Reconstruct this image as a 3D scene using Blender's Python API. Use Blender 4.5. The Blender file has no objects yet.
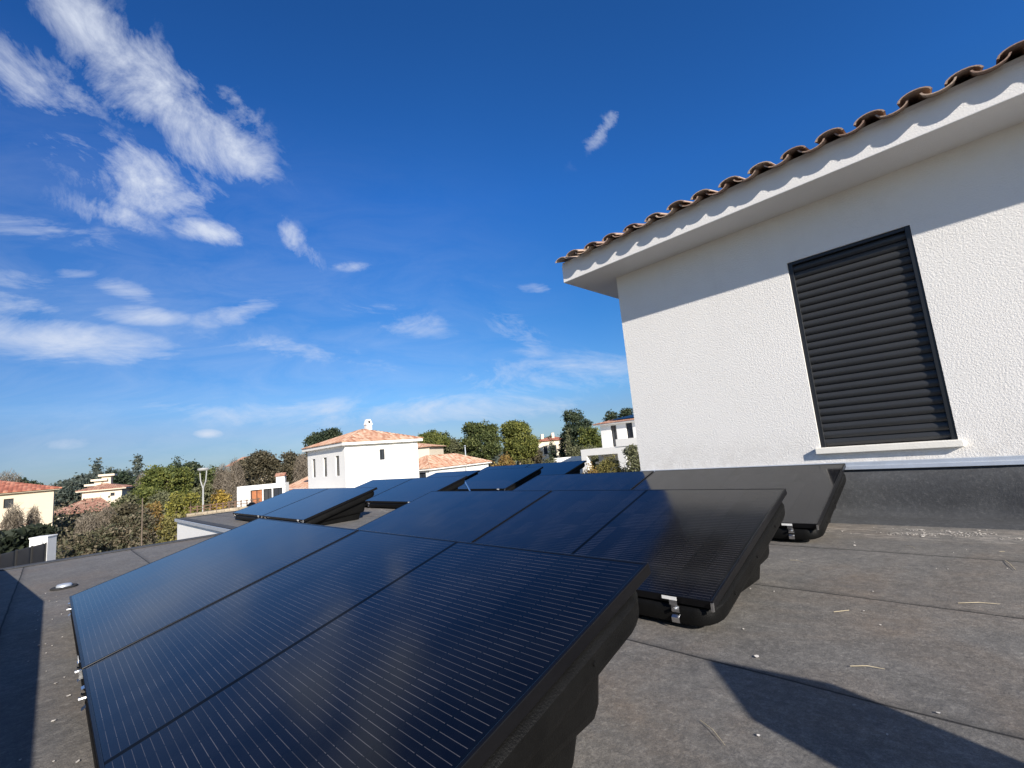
import bpy, math, random
import numpy as np
random.seed(7)
rng = np.random.default_rng(11)
sc = bpy.context.scene
COL = sc.collection
PI = math.pi
# ------------------------------------------------------------------ camera (fitted; eye at the origin, 0.775 m above the flat roof)
F = 467.24; YAW = -0.78911; PIT = 0.14446; ROL = -0.09085
cy, sy = math.cos(YAW), math.sin(YAW)
FW = np.array([sy*math.cos(PIT), cy*math.cos(PIT), math.sin(PIT)])
r0 = np.array([cy, -sy, 0.]); u0 = np.cross(r0, FW)
RT = math.cos(ROL)*r0+math.sin(ROL)*u0; UP = -math.sin(ROL)*r0+math.cos(ROL)*u0
def ray(x, y): return FW+RT*(x-512)/F-UP*(y-384)/F
def at(x, y, D):                                  # point at horizontal distance D in the direction of a photo pixel
    v = ray(x, y); return v*(D/math.hypot(v[0], v[1]))
ZR = -0.775      # flat roof
ZG = -4.0        # garden level
TOSUN = np.array([2.0, -0.776, 1.0]); TOSUN /= np.linalg.norm(TOSUN)

# ------------------------------------------------------------------ node helpers
def newmat(name):
    m = bpy.data.materials.new(name); m.use_nodes = True
    nt = m.node_tree; b = nt.nodes['Principled BSDF']
    return m, nt, b
class NT:
    def __init__(s, nt): s.nt = nt
    def n(s, t, **k):
        o = s.nt.nodes.new(t)
        for a, v in k.items(): setattr(o, a, v)
        return o
    def l(s, a, b): s.nt.links.new(a, b)
    def inp(s, sock, v):
        if hasattr(v, 'is_output') or isinstance(v, bpy.types.NodeSocket): s.l(v, sock)
        else: sock.default_value = v
    def math(s, op, a, b=None, c=None, clamp=False):
        o = s.n('ShaderNodeMath', operation=op); o.use_clamp = clamp
        s.inp(o.inputs[0], a)
        if b is not None: s.inp(o.inputs[1], b)
        if c is not None: s.inp(o.inputs[2], c)
        return o.outputs[0]
    def vmath(s, op, a, b=None, out=0):
        o = s.n('ShaderNodeVectorMath', operation=op)
        s.inp(o.inputs[0], a)
        if b is not None: s.inp(o.inputs[1], b)
        return o.outputs[out]
    def noise(s, vec, scale, detail=4, rough=.55, dist=0):
        o = s.n('ShaderNodeTexNoise'); s.l(vec, o.inputs['Vector'])
        o.inputs['Scale'].default_value = scale; o.inputs['Detail'].default_value = detail
        o.inputs['Roughness'].default_value = rough; o.inputs['Distortion'].default_value = dist
        return o.outputs['Fac']
    def ramp(s, fac, stops, interp='LINEAR'):
        o = s.n('ShaderNodeValToRGB'); s.l(fac, o.inputs[0]); cr = o.color_ramp; cr.interpolation = interp
        while len(cr.elements) > 1: cr.elements.remove(cr.elements[-1])
        for i, (p, c) in enumerate(stops):
            e = cr.elements[0] if i == 0 else cr.elements.new(p)
            e.position = p; e.color = (*c, 1) if len(c) == 3 else c
        return o.outputs[0]
    def mix(s, f, a, b, mode='MIX'):
        o = s.n('ShaderNodeMix', data_type='RGBA', blend_type=mode)
        s.inp(o.inputs[0], f)
        s.inp(o.inputs[6], a if not isinstance(a, tuple) else (*a, 1)); s.inp(o.inputs[7], b if not isinstance(b, tuple) else (*b, 1))
        return o.outputs[2]
    def mapr(s, v, a, b, c=0., d=1., smooth=False):
        o = s.n('ShaderNodeMapRange'); o.clamp = True
        if smooth: o.interpolation_type = 'SMOOTHSTEP'
        s.inp(o.inputs[0], v); 
        for i, q in enumerate((a, b, c, d)): s.inp(o.inputs[1+i], q)
        return o.outputs[0]
    def bump(s, h, strength, dist, bsdf, prev=None):
        o = s.n('ShaderNodeBump'); s.l(h, o.inputs['Height']); o.inputs['Strength'].default_value = strength
        o.inputs['Distance'].default_value = dist
        if prev is not None: s.l(prev, o.inputs['Normal'])
        s.l(o.outputs[0], bsdf.inputs['Normal']); return o.outputs[0]
    def objco(s): return s.n('ShaderNodeTexCoord').outputs['Object']
    def geo(s): return s.n('ShaderNodeNewGeometry').outputs['Position']
    def uv(s): return s.n('ShaderNodeTexCoord').outputs['UV']
    def sep(s, v):
        o = s.n('ShaderNodeSeparateXYZ'); s.l(v, o.inputs[0]); return o.outputs

def simple(name, col, rough=.6, var=.12, scale=6, metal=0, bump=0, bscale=60, spec=.5):
    m, nt, b = newmat(name); t = NT(nt); co = t.geo()
    n = t.noise(co, scale, 5, .6)
    lo = tuple(c*(1-var) for c in col); hi = tuple(min(1, c*(1+var)) for c in col)
    t.l(t.ramp(n, [(.3, lo), (.7, hi)]), b.inputs['Base Color'])
    b.inputs['Roughness'].default_value = rough; b.inputs['Metallic'].default_value = metal
    b.inputs['Specular IOR Level'].default_value = spec
    if bump: t.bump(t.noise(co, bscale, 3), bump, .01, b)
    return m

M = {}
# white rough render of the upper storey
def render_mat(name, col, scale=1., strength=.6):
    m, nt, b = newmat(name); t = NT(nt); co = t.geo()
    big = t.noise(co, .7, 4, .6); fine = t.noise(co, 95*scale, 5, .7); med = t.noise(co, 70*scale, 4, .7, .2)
    c = t.mix(t.mapr(big, .3, .7), tuple(x*.95 for x in col), col)
    streak = t.n('ShaderNodeMapping'); streak.inputs['Scale'].default_value = (3, 3, .25); t.l(co, streak.inputs[0])
    st = t.noise(streak.outputs[0], 1.5, 4, .7)
    c = t.mix(t.math('MULTIPLY', t.mapr(st, .55, .8), .25), c, tuple(x*.84 for x in col))
    zc = t.sep(co)[2]
    if 'white_render' == name:      # splash dirt above the flashing, rain marks
        dz = t.math('MULTIPLY', t.mapr(zc, .0, -.34), t.mapr(t.noise(co, 9, 6, .75), .38, .62))
        c = t.mix(t.math('MULTIPLY', dz, .30), c, (.42, .38, .33))
        c = t.mix(t.math('MULTIPLY', t.mapr(t.noise(co, 2.2, 7, .7, .5), .52, .72), .13), c, (.60, .57, .52))
    t.l(c, b.inputs['Base Color']); b.inputs['Roughness'].default_value = .92
    b.inputs['Specular IOR Level'].default_value = .2
    h = t.math('ADD', t.math('MULTIPLY', t.mapr(med, .35, .7), .45), t.math('MULTIPLY', fine, .9))
    t.bump(h, strength, .006, b); return m
M['render'] = render_mat('white_render', (.84, .815, .78))
M['render_smooth'] = render_mat('smooth_white_render', (.83, .81, .785), 1.3, .35)
M['white_wall'] = render_mat('bright_white_render', (.86, .84, .80), .4, .3)
M['cream_wall'] = render_mat('cream_render', (.60, .51, .39), .4, .3)
M['pale_wall'] = render_mat('pale_cream_render', (.68, .60, .48), .4, .3)

# bitumen roof felt
def bitumen(name, lo, hi, brown=True, debris=False):
    m, nt, b = newmat(name); t = NT(nt); co = t.geo(); x, y, z = t.sep(co)
    big = t.noise(co, .8, 5, .65); med = t.noise(co, 5, 5, .7); fine = t.noise(co, 110, 5, .85); gr = t.noise(co, 420, 2, .7)
    c = t.ramp(t.math('ADD', t.math('MULTIPLY', big, .55), t.math('MULTIPLY', med, .45)), [(.3, lo), (.7, hi)])
    if brown:
        bf = t.math('MULTIPLY', t.mapr(t.noise(co, 1.3, 4, .6, .6), .46, .66), t.mapr(med, .3, .7, .3, 1.))
        c = t.mix(t.math('MULTIPLY', bf, .6), c, (.26, .19, .13))
    g2 = t.n('ShaderNodeTexVoronoi'); t.l(co, g2.inputs['Vector']); g2.inputs['Scale'].default_value = 130
    spk = t.mapr(g2.outputs['Color'], .80, .97)
    c = t.mix(t.math('MULTIPLY', spk, .5 if brown else .06), c, (.38, .36, .33))
    c = t.mix(t.mapr(gr, .3, .7, .6, 0), c, (.03, .03, .032))
    mot = t.noise(co, 38, 6, .85); mo2 = t.noise(co, 13, 5, .75, .5)
    c = t.mix(t.mapr(mot, .40, .56, .38 if brown else .3, 0), c, (.035, .034, .034))
    c = t.mix(t.mapr(mot, .54, .68, 0, .32 if brown else .15), c, (.36, .34, .31))
    c = t.mix(t.mapr(mo2, .5, .7, 0, .18), c, (.055, .054, .055))
    if debris:     # pale lichen and lime residue where water stands along the upstand
        band = t.math('MULTIPLY', t.mapr(y, 3.85, 4.02, smooth=True), t.mapr(y, 4.42, 4.2, smooth=True))
        mp = t.n('ShaderNodeMapping'); mp.inputs['Scale'].default_value = (3.5, 12, 1); t.l(co, mp.inputs[0])
        dn = t.math('MULTIPLY', t.mapr(t.noise(mp.outputs[0], 2.2, 7, .78), .50, .66), band)
        c = t.mix(t.math('MULTIPLY', dn, .75), c, (.50, .45, .40))
        mp2 = t.n('ShaderNodeMapping'); mp2.inputs['Scale'].default_value = (.5, 3., 1); t.l(co, mp2.inputs[0])
        wet = t.mapr(t.noise(mp2.outputs[0], 1.6, 5, .65), .5, .72)
        c = t.mix(t.math('MULTIPLY', wet, .3), c, (.10, .10, .105))
        # membrane laps, one metre wide strips laid parallel to the wall; narrow dark welded bead
        wob = t.math('MULTIPLY', t.math('SUBTRACT', t.noise(co, 1.7, 5, .65), .5), .03)
        yy = t.math('ADD', y, wob)
        fr = t.math('FRACT', t.math('DIVIDE', t.math('SUBTRACT', yy, .735), .925))
        seam = t.mapr(t.math('ABSOLUTE', t.math('SUBTRACT', fr, .5)), .492, .4985)
        bead = t.math('MULTIPLY', t.mapr(fr, 0., .05, 1, 0), .45)
        c = t.mix(bead, c, (.03, .03, .032)); c = t.mix(t.math('MULTIPLY', seam, .9), c, (.006, .006, .007))
    t.l(c, b.inputs['Base Color']); b.inputs['Roughness'].default_value = .82
    b.inputs['Specular IOR Level'].default_value = .35
    n1 = t.bump(t.math('ADD', fine, t.math('MULTIPLY', spk, .5)), .55, .004, b)
    t.bump(med, .35, .02, b, n1)
    return m
M['felt'] = bitumen('mineral_roof_felt', (.135, .129, .12), (.32, .300, .272), True, True)
M['upstand'] = bitumen('bitumen_upstand_felt', (.04, .043, .048), (.10, .105, .113), False)
M['black_felt'] = bitumen('plain_black_felt', (.01, .01, .011), (.02, .02, .022), False)

# solar glass with half-cut cells
def glass_mat():
    m, nt, b = newmat('solar_glass'); t = NT(nt); u, v, w = t.sep(t.uv())
    oi = t.n('ShaderNodeObjectInfo')
    um = t.math('ABSOLUTE', t.math('SUBTRACT', u, .861))           # distance from the middle gap
    cu = t.math('DIVIDE', t.math('SUBTRACT', um, .011), .0925)
    fu = t.math('ABSOLUTE', t.math('SUBTRACT', t.math('FRACT', cu), .5))
    cv = t.math('DIVIDE', t.math('SUBTRACT', v, .015), .184)
    fv = t.math('ABSOLUTE', t.math('SUBTRACT', t.math('FRACT', cv), .5))
    inside = t.math('MULTIPLY', t.math('GREATER_THAN', um, .011), t.math('LESS_THAN', um, .8435))
    inside = t.math('MULTIPLY', inside, t.math('MULTIPLY', t.math('GREATER_THAN', v, .015), t.math('LESS_THAN', v, 1.119)))
    cell = t.math('MULTIPLY', t.math('LESS_THAN', fu, .468), t.math('LESS_THAN', fv, .488)); cell = t.math('MULTIPLY', cell, inside)
    cmb = t.n('ShaderNodeCombineXYZ'); t.l(t.math('FLOOR', t.math('MULTIPLY', t.math('SUBTRACT', u, .861), 1/.0925)), cmb.inputs[0]); t.l(t.math('FLOOR', cv), cmb.inputs[1]); t.l(t.math('MULTIPLY', oi.outputs['Random'], 90), cmb.inputs[2])
    wn = t.n('ShaderNodeTexWhiteNoise'); t.l(cmb.outputs[0], wn.inputs['Vector']); rnd = wn.outputs['Value']
    base = t.mix(rnd, (.0016, .0018, .003), (.0028, .003, .005))
    c = t.mix(cell, (.0025, .003, .004), base)
    bb = t.math('ABSOLUTE', t.math('SUBTRACT', t.math('FRACT', t.math('MULTIPLY', cv, 10.)), .5))
    wire = t.math('MULTIPLY', t.math('LESS_THAN', bb, .036), cell)
    wire = t.math('MULTIPLY', wire, t.mapr(rnd, 0, 1, .35, 1.))
    c = t.mix(wire, c, (.09, .086, .09))
    # dust film
    dn = t.noise(t.geo(), 3.2, 5, .65)
    c = t.mix(t.mapr(dn, .42, .8, .0, .014), c, (.4, .42, .45))
    sp = t.n('ShaderNodeTexVoronoi'); t.l(t.geo(), sp.inputs['Vector']); sp.inputs['Scale'].default_value = 9
    spot = t.math('MULTIPLY', t.math('LESS_THAN', sp.outputs['Distance'], .05), t.math('GREATER_THAN', t.n('ShaderNodeSeparateColor').outputs[0], -1))
    t.l(c, b.inputs['Base Color'])
    b.inputs['Metallic'].default_value = 0
    gap = t.math('MULTIPLY', t.math('LESS_THAN', um, .0095), t.sep(oi.outputs['Color'])[0])
    t.l(t.mapr(gap, 0, 1, .5, .04), b.inputs['Specular IOR Level'])
    b.inputs['IOR'].default_value = 1.37
    t.l(t.math('ADD', .085, t.math('MULTIPLY', dn, .09)), b.inputs['Roughness'])
    t.bump(t.noise(t.uv(), 2.3, 2, .5), .05, .02, b)
    return m
M['glass'] = glass_mat()
M['frame'] = simple('black_anodised_frame', (.005, .005, .006), .3, .1, 20, spec=.2)
M['tub'] = simple('black_plastic_tub', (.005, .005, .005), .5, .3, 9, bump=.25, bscale=220, spec=.13)
M['steel'] = simple('bright_steel', (.72, .72, .72), .3, .08, 40, metal=1)
M['sticker'] = simple('white_plastic', (.75, .75, .73), .5, .03)
M['alu'] = simple('grey_aluminium_strip', (.46, .50, .56), .45, .08, 12, metal=.35)
M['shutter'] = simple('anthracite_shutter_paint', (.032, .033, .035), .42, .06, 5)
M['shutter_frame'] = simple('anthracite_frame_paint', (.014, .015, .017), .4, .08, 5)
M['sill'] = simple('white_concrete_sill', (.80, .77, .70), .7, .05, 8, bump=.15, bscale=90)
M['dark_glass'] = simple('dark_window_glass', (.03, .035, .045), .08, .1, 2)
M['brown_wood'] = simple('orange_brown_wood', (.36, .13, .05), .6, .25, 4)
M['dark'] = simple('dark_opening', (.03, .03, .032), .6, .2, 4)
M['pillar'] = simple('white_pillar_paint', (.82, .81, .78), .8, .05, 5)
M['gate'] = simple('anthracite_gate', (.05, .055, .065), .5, .1, 3)
M['lamp'] = simple('pale_grey_lamp_paint', (.34, .34, .33), .45, .05, 5)
M['bark'] = simple('bark', (.13, .10, .075), .9, .3, 6, bump=.5, bscale=20)
M['pale_bark'] = simple('pale_bark', (.34, .28, .22), .9, .25, 6, bump=.4, bscale=20)
M['stone'] = simple('dry_stone', (.40, .33, .24), .9, .35, 2.5, bump=.5, bscale=9)
M['rust'] = simple('weathered_wood_rail', (.14, .085, .055), .8, .25, 5)
M['straw'] = simple('dry_straw', (.50, .42, .28), .8, .15, 30)
M['flake'] = simple('white_flake', (.62, .58, .53), .8, .2, 30)

def tile_mat(name, stops, bumpy=False):
    m, nt, b = newmat(name); t = NT(nt); u, v, w = t.sep(t.uv())
    cmb = t.n('ShaderNodeCombineXYZ'); t.l(t.math('FLOOR', u), cmb.inputs[0]); t.l(t.math('FLOOR', v), cmb.inputs[1])
    wn = t.n('ShaderNodeTexWhiteNoise'); t.l(cmb.outputs[0], wn.inputs['Vector'])
    c = t.ramp(wn.outputs['Value'], stops)
    st = t.noise(t.geo(), 14 if bumpy else 2, 5, .7)
    c = t.mix(t.mapr(st, .5, .8, 0, .4), c, (.16, .12, .10))
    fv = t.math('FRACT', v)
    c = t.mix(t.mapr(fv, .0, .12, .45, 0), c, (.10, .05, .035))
    t.l(c, b.inputs['Base Color']); b.inputs['Roughness'].default_value = .85
    t.bump(t.noise(t.geo(), 70 if bumpy else 9, 4, .7), .4, .008, b)
    return m
M['tile'] = tile_mat('terracotta_tile', [(0, (.36, .16, .09)), (.3, (.50, .26, .16)), (.6, (.58, .36, .24)), (1, (.68, .52, .38))])
M['tile_red'] = tile_mat('red_terracotta_tile', [(0, (.30, .09, .05)), (.5, (.44, .15, .09)), (1, (.54, .24, .15))])
M['tile_old'] = tile_mat('weathered_terracotta_tile', [(0, (.28, .13, .09)), (.5, (.38, .19, .13)), (1, (.50, .33, .23))])
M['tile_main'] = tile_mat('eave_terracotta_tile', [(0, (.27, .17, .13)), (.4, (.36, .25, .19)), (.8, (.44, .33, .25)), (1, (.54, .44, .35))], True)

def leafmat(name, stops, scale=.7, rough=.6, trans=.25):
    m, nt, b = newmat(name); t = NT(nt)
    n = t.noise(t.geo(), scale, 3, .6)
    at_ = t.n('ShaderNodeAttribute', attribute_name='tint')
    f = t.math('ADD', t.math('MULTIPLY', n, .5), t.math('MULTIPLY', at_.outputs['Fac'], .5))
    c = t.ramp(f, stops); t.l(c, b.inputs['Base Color']); b.inputs['Roughness'].default_value = rough
    b.inputs['Specular IOR Level'].default_value = .25
    tr = t.n('ShaderNodeBsdfTranslucent'); t.l(c, tr.inputs[0]); mx = t.n('ShaderNodeMixShader'); mx.inputs[0].default_value = trans
    t.l(b.outputs[0], mx.inputs[1]); t.l(tr.outputs[0], mx.inputs[2]); t.l(mx.outputs[0], nt.nodes['Material Output'].inputs[0])
    return m
M['pine'] = leafmat('pine_needles', [(.25, (.045, .062, .022)), (.5, (.085, .105, .035)), (.8, (.15, .165, .055))])
M['dark_ever'] = leafmat('dark_evergreen', [(.25, (.028, .045, .026)), (.5, (.05, .07, .04)), (.8, (.085, .10, .055))])
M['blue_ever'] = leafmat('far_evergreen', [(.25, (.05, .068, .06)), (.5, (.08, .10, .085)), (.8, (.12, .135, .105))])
M['yellowgreen'] = leafmat('yellow_green_leaves', [(.25, (.10, .105, .03)), (.5, (.21, .20, .045)), (.8, (.36, .32, .07))])
M['yellow'] = leafmat('golden_leaves', [(.25, (.20, .13, .03)), (.5, (.34, .23, .045)), (.8, (.46, .34, .08))])
M['orange'] = leafmat('russet_leaves', [(.25, (.14, .08, .03)), (.5, (.26, .16, .05)), (.8, (.28, .22, .07))])
M['olive'] = leafmat('olive_leaves', [(.25, (.07, .08, .045)), (.5, (.13, .135, .07)), (.8, (.19, .19, .10))])
M['brown_oak'] = leafmat('brown_oak_leaves', [(.25, (.055, .052, .035)), (.5, (.10, .088, .055)), (.8, (.15, .125, .078))])
M['twig'] = leafmat('bare_twigs', [(.25, (.10, .082, .062)), (.5, (.165, .138, .105)), (.8, (.25, .21, .165))], trans=0)
M['scrub'] = leafmat('mixed_scrub', [(.2, (.05, .055, .035)), (.42, (.10, .10, .055)), (.6, (.15, .125, .085)), (.85, (.22, .18, .12))], .16)
M['hedge'] = leafmat('hedge_leaves', [(.25, (.015, .02, .015)), (.5, (.025, .034, .022)), (.8, (.045, .055, .03))])

m, nt, b = newmat('dry_grass_soil'); t = NT(nt); co = t.geo()
t.l(t.ramp(t.noise(co, .12, 6, .65), [(.3, (.10, .095, .055)), (.5, (.19, .155, .09)), (.7, (.27, .21, .13))]), b.inputs['Base Color'])
b.inputs['Roughness'].default_value = 1; M['soil'] = m

# ------------------------------------------------------------------ mesh helpers
class MB:
    def __init__(s): s.v = []; s.f = []; s.uv = {}
    def add(s, vs, fs, uvs=None):
        o = len(s.v); s.v += [tuple(map(float, p)) for p in vs]
        for i, f in enumerate(fs):
            if uvs is not None: s.uv[len(s.f)] = [uvs[k] for k in f]
            s.f.append(tuple(o+k for k in f))
        return s
    def box(s, a, b):
        x0, y0, z0 = a; x1, y1, z1 = b
        return s.add([(x0, y0, z0), (x1, y0, z0), (x1, y1, z0), (x0, y1, z0), (x0, y0, z1), (x1, y0, z1), (x1, y1, z1), (x0, y1, z1)],
                     [(0, 3, 2, 1), (4, 5, 6, 7), (0, 1, 5, 4), (1, 2, 6, 5), (2, 3, 7, 6), (3, 0, 4, 7)])
    def quad(s, a, b, c, d, uvs=None): return s.add([a, b, c, d], [(0, 1, 2, 3)], uvs)
    def tube(s, pts, rad, n=6, cap=True):
        pts = [np.array(p, float) for p in pts]
        if not hasattr(rad, '__len__'): rad = [rad]*len(pts)
        vs = []; fs = []
        for i, p in enumerate(pts):
            d = pts[min(i+1, len(pts)-1)]-pts[max(i-1, 0)]; d /= np.linalg.norm(d)+1e-9
            a = np.array([0, 0, 1.]) if abs(d[2]) < .9 else np.array([1., 0, 0]); e1 = np.cross(d, a); e1 /= np.linalg.norm(e1); e2 = np.cross(d, e1)
            for k in range(n):
                q = 2*PI*k/n; vs.append(p+rad[i]*(math.cos(q)*e1+math.sin(q)*e2))
        for i in range(len(pts)-1):
            for k in range(n):
                fs.append((i*n+k, i*n+(k+1) % n, (i+1)*n+(k+1) % n, (i+1)*n+k))
        if cap: fs.append(tuple(range(n))[::-1]); fs.append(tuple((len(pts)-1)*n+k for k in range(n)))
        return s.add(vs, fs)
    def build(s, name, mat, parent=None, smooth=False, bevel=0):
        me = bpy.data.meshes.new(name); me.from_pydata(s.v, [], s.f)
        if s.uv:
            ul = me.uv_layers.new(name='UVMap'); k = 0
            for i, f in enumerate(s.f):
                q = s.uv.get(i)
                for j in range(len(f)):
                    if q is not None: ul.data[k].uv = q[j]
                    k += 1
        me.materials.append(mat)
        if smooth: me.polygons.foreach_set('use_smooth', [True]*len(me.polygons))
        me.update()
        o = bpy.data.objects.new(name, me); COL.objects.link(o)
        if parent is not None: o.parent = parent
        if bevel:
            md = o.modifiers.new('Bevel', 'BEVEL'); md.width = bevel; md.segments = 2; md.limit_method = 'ANGLE'; md.angle_limit = .7
        return o
def tag(o, label=None, cat=None, group=None, kind=None):
    if label: o['label'] = label
    if cat: o['category'] = cat
    if group: o['group'] = group
    if kind: o['kind'] = kind
    return o
def empty(name, loc=(0, 0, 0), rz=0, **k):
    o = bpy.data.objects.new(name, None); COL.objects.link(o); o.location = tuple(map(float, loc)); o.rotation_euler = (0, 0, rz)
    o.empty_display_size = .2; return tag(o, **k)
def copy_tree(o, parent=None):
    c = o.copy(); COL.objects.link(c); c.parent = parent
    for ch in list(o.children): copy_tree(ch, c)
    return c

def wall_holes(mb, O, U, N, W, z0, z1, holes, depth):
    """wall face from O along U (unit), outward normal N, with rectangular openings (u0,u1,za,zb) and reveals"""
    O = np.array(O, float); U = np.array(U, float); N = np.array(N, float)
    us = sorted({0., W, *[h[0] for h in holes], *[h[1] for h in holes]}); zs = sorted({z0, z1, *[h[2] for h in holes], *[h[3] for h in holes]})
    P = lambda u, z, d=0: O+U*u-N*d+np.array([0, 0, z])
    for i in range(len(us)-1):
        for j in range(len(zs)-1):
            um = (us[i]+us[i+1])/2; zm = (zs[j]+zs[j+1])/2
            if any(h[0] < um < h[1] and h[2] < zm < h[3] for h in holes): continue
            mb.quad(P(us[i], zs[j]), P(us[i+1], zs[j]), P(us[i+1], zs[j+1]), P(us[i], zs[j+1]))
    for (a, b_, c, e) in [h[:4] for h in holes]:
        mb.quad(P(a, c), P(a, e), P(a, e, depth), P(a, c, depth)); mb.quad(P(b_, e), P(b_, c), P(b_, c, depth), P(b_, e, depth))
        mb.quad(P(a, e), P(b_, e), P(b_, e, depth), P(a, e, depth)); mb.quad(P(b_, c), P(a, c), P(a, c, depth), P(b_, c, depth))

# ------------------------------------------------------------------ world: Nishita sky with thin clouds at fixed directions
w = bpy.data.worlds.new('World'); sc.world = w; w.use_nodes = True; nt = w.node_tree; t = NT(nt)
bg = nt.nodes['Background']; sky = t.n('ShaderNodeTexSky'); sky.sky_type = 'NISHITA'; sky.sun_disc = False
sky.sun_elevation = math.asin(TOSUN[2]); sky.sun_rotation = math.atan2(TOSUN[0], TOSUN[1])
sky.altitude = 100; sky.air_density = 1.0; sky.dust_density = .25; sky.ozone_density = 2.0
dirv = t.n('ShaderNodeTexCoord').outputs['Generated']
hsv = t.n('ShaderNodeHueSaturation'); hsv.inputs['Saturation'].default_value = 1.0; hsv.inputs['Value'].default_value = 1.0
zz = t.sep(t.n('ShaderNodeTexCoord').outputs['Generated'])[2]
tint = t.ramp(zz, [(0, (.27, .38, .58)), (.08, (.30, .42, .64)), (.125, (.29, .50, .76)), (.27, (.185, .50, .85)), (.5, (.155, .54, 1.08)), (.72, (.145, .50, .98))])
vy = t.sep(dirv)[1]
tint = t.mix(1., tint, t.ramp(t.mapr(vy, -.1, .5), [(0, (.80, .80, .84)), (1, (1, 1, 1))]), 'MULTIPLY')
sd_ = t.vmath('DOT_PRODUCT', dirv, tuple(float(q) for q in TOSUN), out=1)
tint = t.mix(t.mapr(sd_, .05, .6, smooth=True), tint, (.66, .76, .92))     # whiter air towards the sun
t.l(t.mix(1., sky.outputs[0], tint, 'MULTIPLY'), hsv.inputs['Color'])
dirv = t.n('ShaderNodeTexCoord').outputs['Generated']
# (px, py, half length, half width, angle in the picture, weight, kind)
CL = [(165, 100, 112, 40, 38, 1.25, 0), (85, 30, 75, 34, 42, 1.15, 0), (30, 75, 85, 34, 34, .95, 0), (215, 148, 62, 30, 18, 1.25, 0), (150, 178, 70, 34, 12, 1.15, 0), (75, 150, 50, 22, 18, .8, 0), (240, 110, 50, 18, 48, .55, 0),
      (212, 232, 38, 11, 12, 1.2, 0), (298, 245, 36, 13, 52, .85, 0), (110, 215, 55, 18, 18, .7, 0), (605, 128, 40, 9, -50, .75, 0),
      (45, 340, 135, 22, 5, 1.3, 1), (10, 305, 60, 16, 8, .75, 1), (243, 312, 48, 12, -12, 1.2, 1), (145, 316, 48, 10, 3, 1.0, 1), (122, 288, 42, 13, 18, .7, 1), (75, 273, 36, 8, 5, .9, 1), (20, 280, 50, 12, 5, .7, 1),
      (205, 411, 75, 10, 4, .7, 1), (208, 434, 15, 5, 0, 1.15, 1), (68, 444, 34, 8, -4, .62, 1), (400, 320, 75, 20, 12, .62, 1), (520, 335, 50, 18, 40, .65, 1),
      (560, 375, 130, 22, -4, .75, 1), (400, 410, 210, 18, -2, .8, 1), (355, 267, 26, 6, 0, .7, 1), (535, 288, 20, 6, 0, .75, 1), (470, 288, 50, 10, 10, .45, 1), (300, 350, 150, 18, 8, .5, 1), (60, 235, 120, 26, 12, .5, 1)]
acc = {0: None, 1: None}
for (px, py, hl, hw, ang, wt, kd) in CL:
    d0 = ray(px, py); d0 = d0/np.linalg.norm(d0); ca, sa = math.cos(math.radians(ang)), math.sin(math.radians(ang))
    d1 = ray(px+ca*hl, py+sa*hl); d1 = d1/np.linalg.norm(d1)-d0; d2 = ray(px-sa*hw, py+ca*hw); d2 = d2/np.linalg.norm(d2)-d0
    l1 = np.linalg.norm(d1); d1 = d1/l1; d2 = d2-d1*(d2@d1); l2 = np.linalg.norm(d2); d2 /= l2
    a = t.math('SUBTRACT', t.vmath('DOT_PRODUCT', dirv, tuple(d1/l1), out=1), float(d0@d1/l1))
    b2 = t.math('SUBTRACT', t.vmath('DOT_PRODUCT', dirv, tuple(d2/l2), out=1), float(d0@d2/l2))
    q = t.math('ADD', t.math('MULTIPLY', a, a), t.math('MULTIPLY', b2, b2))
    g = t.math('MULTIPLY', t.math('EXPONENT', t.math('MULTIPLY', q, -1.1)), wt)
    g = t.math('MULTIPLY', g, t.math('GREATER_THAN', t.vmath('DOT_PRODUCT', dirv, tuple(d0), out=1), .3))
    acc[kd] = g if acc[kd] is None else t.math('MAXIMUM', acc[kd], g)
def aniso(ang, s1, s2, scale, detail, dist, rgh=.62):
    d0 = ray(150, 200); d0 = d0/np.linalg.norm(d0); ca, sa = math.cos(math.radians(ang)), math.sin(math.radians(ang))
    e1 = RT*ca-UP*sa; e1 = e1-d0*(e1@d0); e1 /= np.linalg.norm(e1); e2 = np.cross(d0, e1)
    c = t.n('ShaderNodeCombineXYZ')
    for i, (e, s) in enumerate(((e1, s1), (e2, s2), (d0, 1.))): t.l(t.vmath('DOT_PRODUCT', dirv, tuple(e*s), out=1), c.inputs[i])
    return t.noise(c.outputs[0], scale, detail, rgh, dist)
n0 = aniso(36, 1., 1.2, 8.5, 12, .45, .68); n1 = aniso(4, 1., 3.0, 6.0, 12, .6, .66); n2 = aniso(30, 1., 2.2, 26., 6, .3, .6)
def layer(m_, n_, lo, hi, gain):
    q_ = t.math('ADD', t.math('MULTIPLY', m_, .62), t.math('MULTIPLY', t.math('SUBTRACT', n_, .5), gain))
    q_ = t.math('ADD', q_, t.math('MULTIPLY', t.math('SUBTRACT', n2, .5), .30))
    return t.math('MULTIPLY', t.mapr(q_, lo, hi), t.mapr(m_, .02, .45))
f0 = layer(acc[0], n0, .17, .95, 2.5)
f1 = layer(acc[1], n1, .14, 1.05, 1.9)
veil = t.math('MULTIPLY', t.mapr(t.sep(dirv)[0], -.55, -.95), t.mapr(zz, .62, .25))     # thin high veil over the western sky
veil = t.math('MULTIPLY', veil, t.mapr(n1, .35, .75, .03, .22))
cf = t.math('MAXIMUM', t.math('MULTIPLY', t.math('MAXIMUM', f0, f1), .86, clamp=True), veil)
colr = t.mix(cf, hsv.outputs[0], (4.9, 5.3, 6.1))
t.l(colr, bg.inputs[0]); bg.inputs[1].default_value = .10

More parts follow.
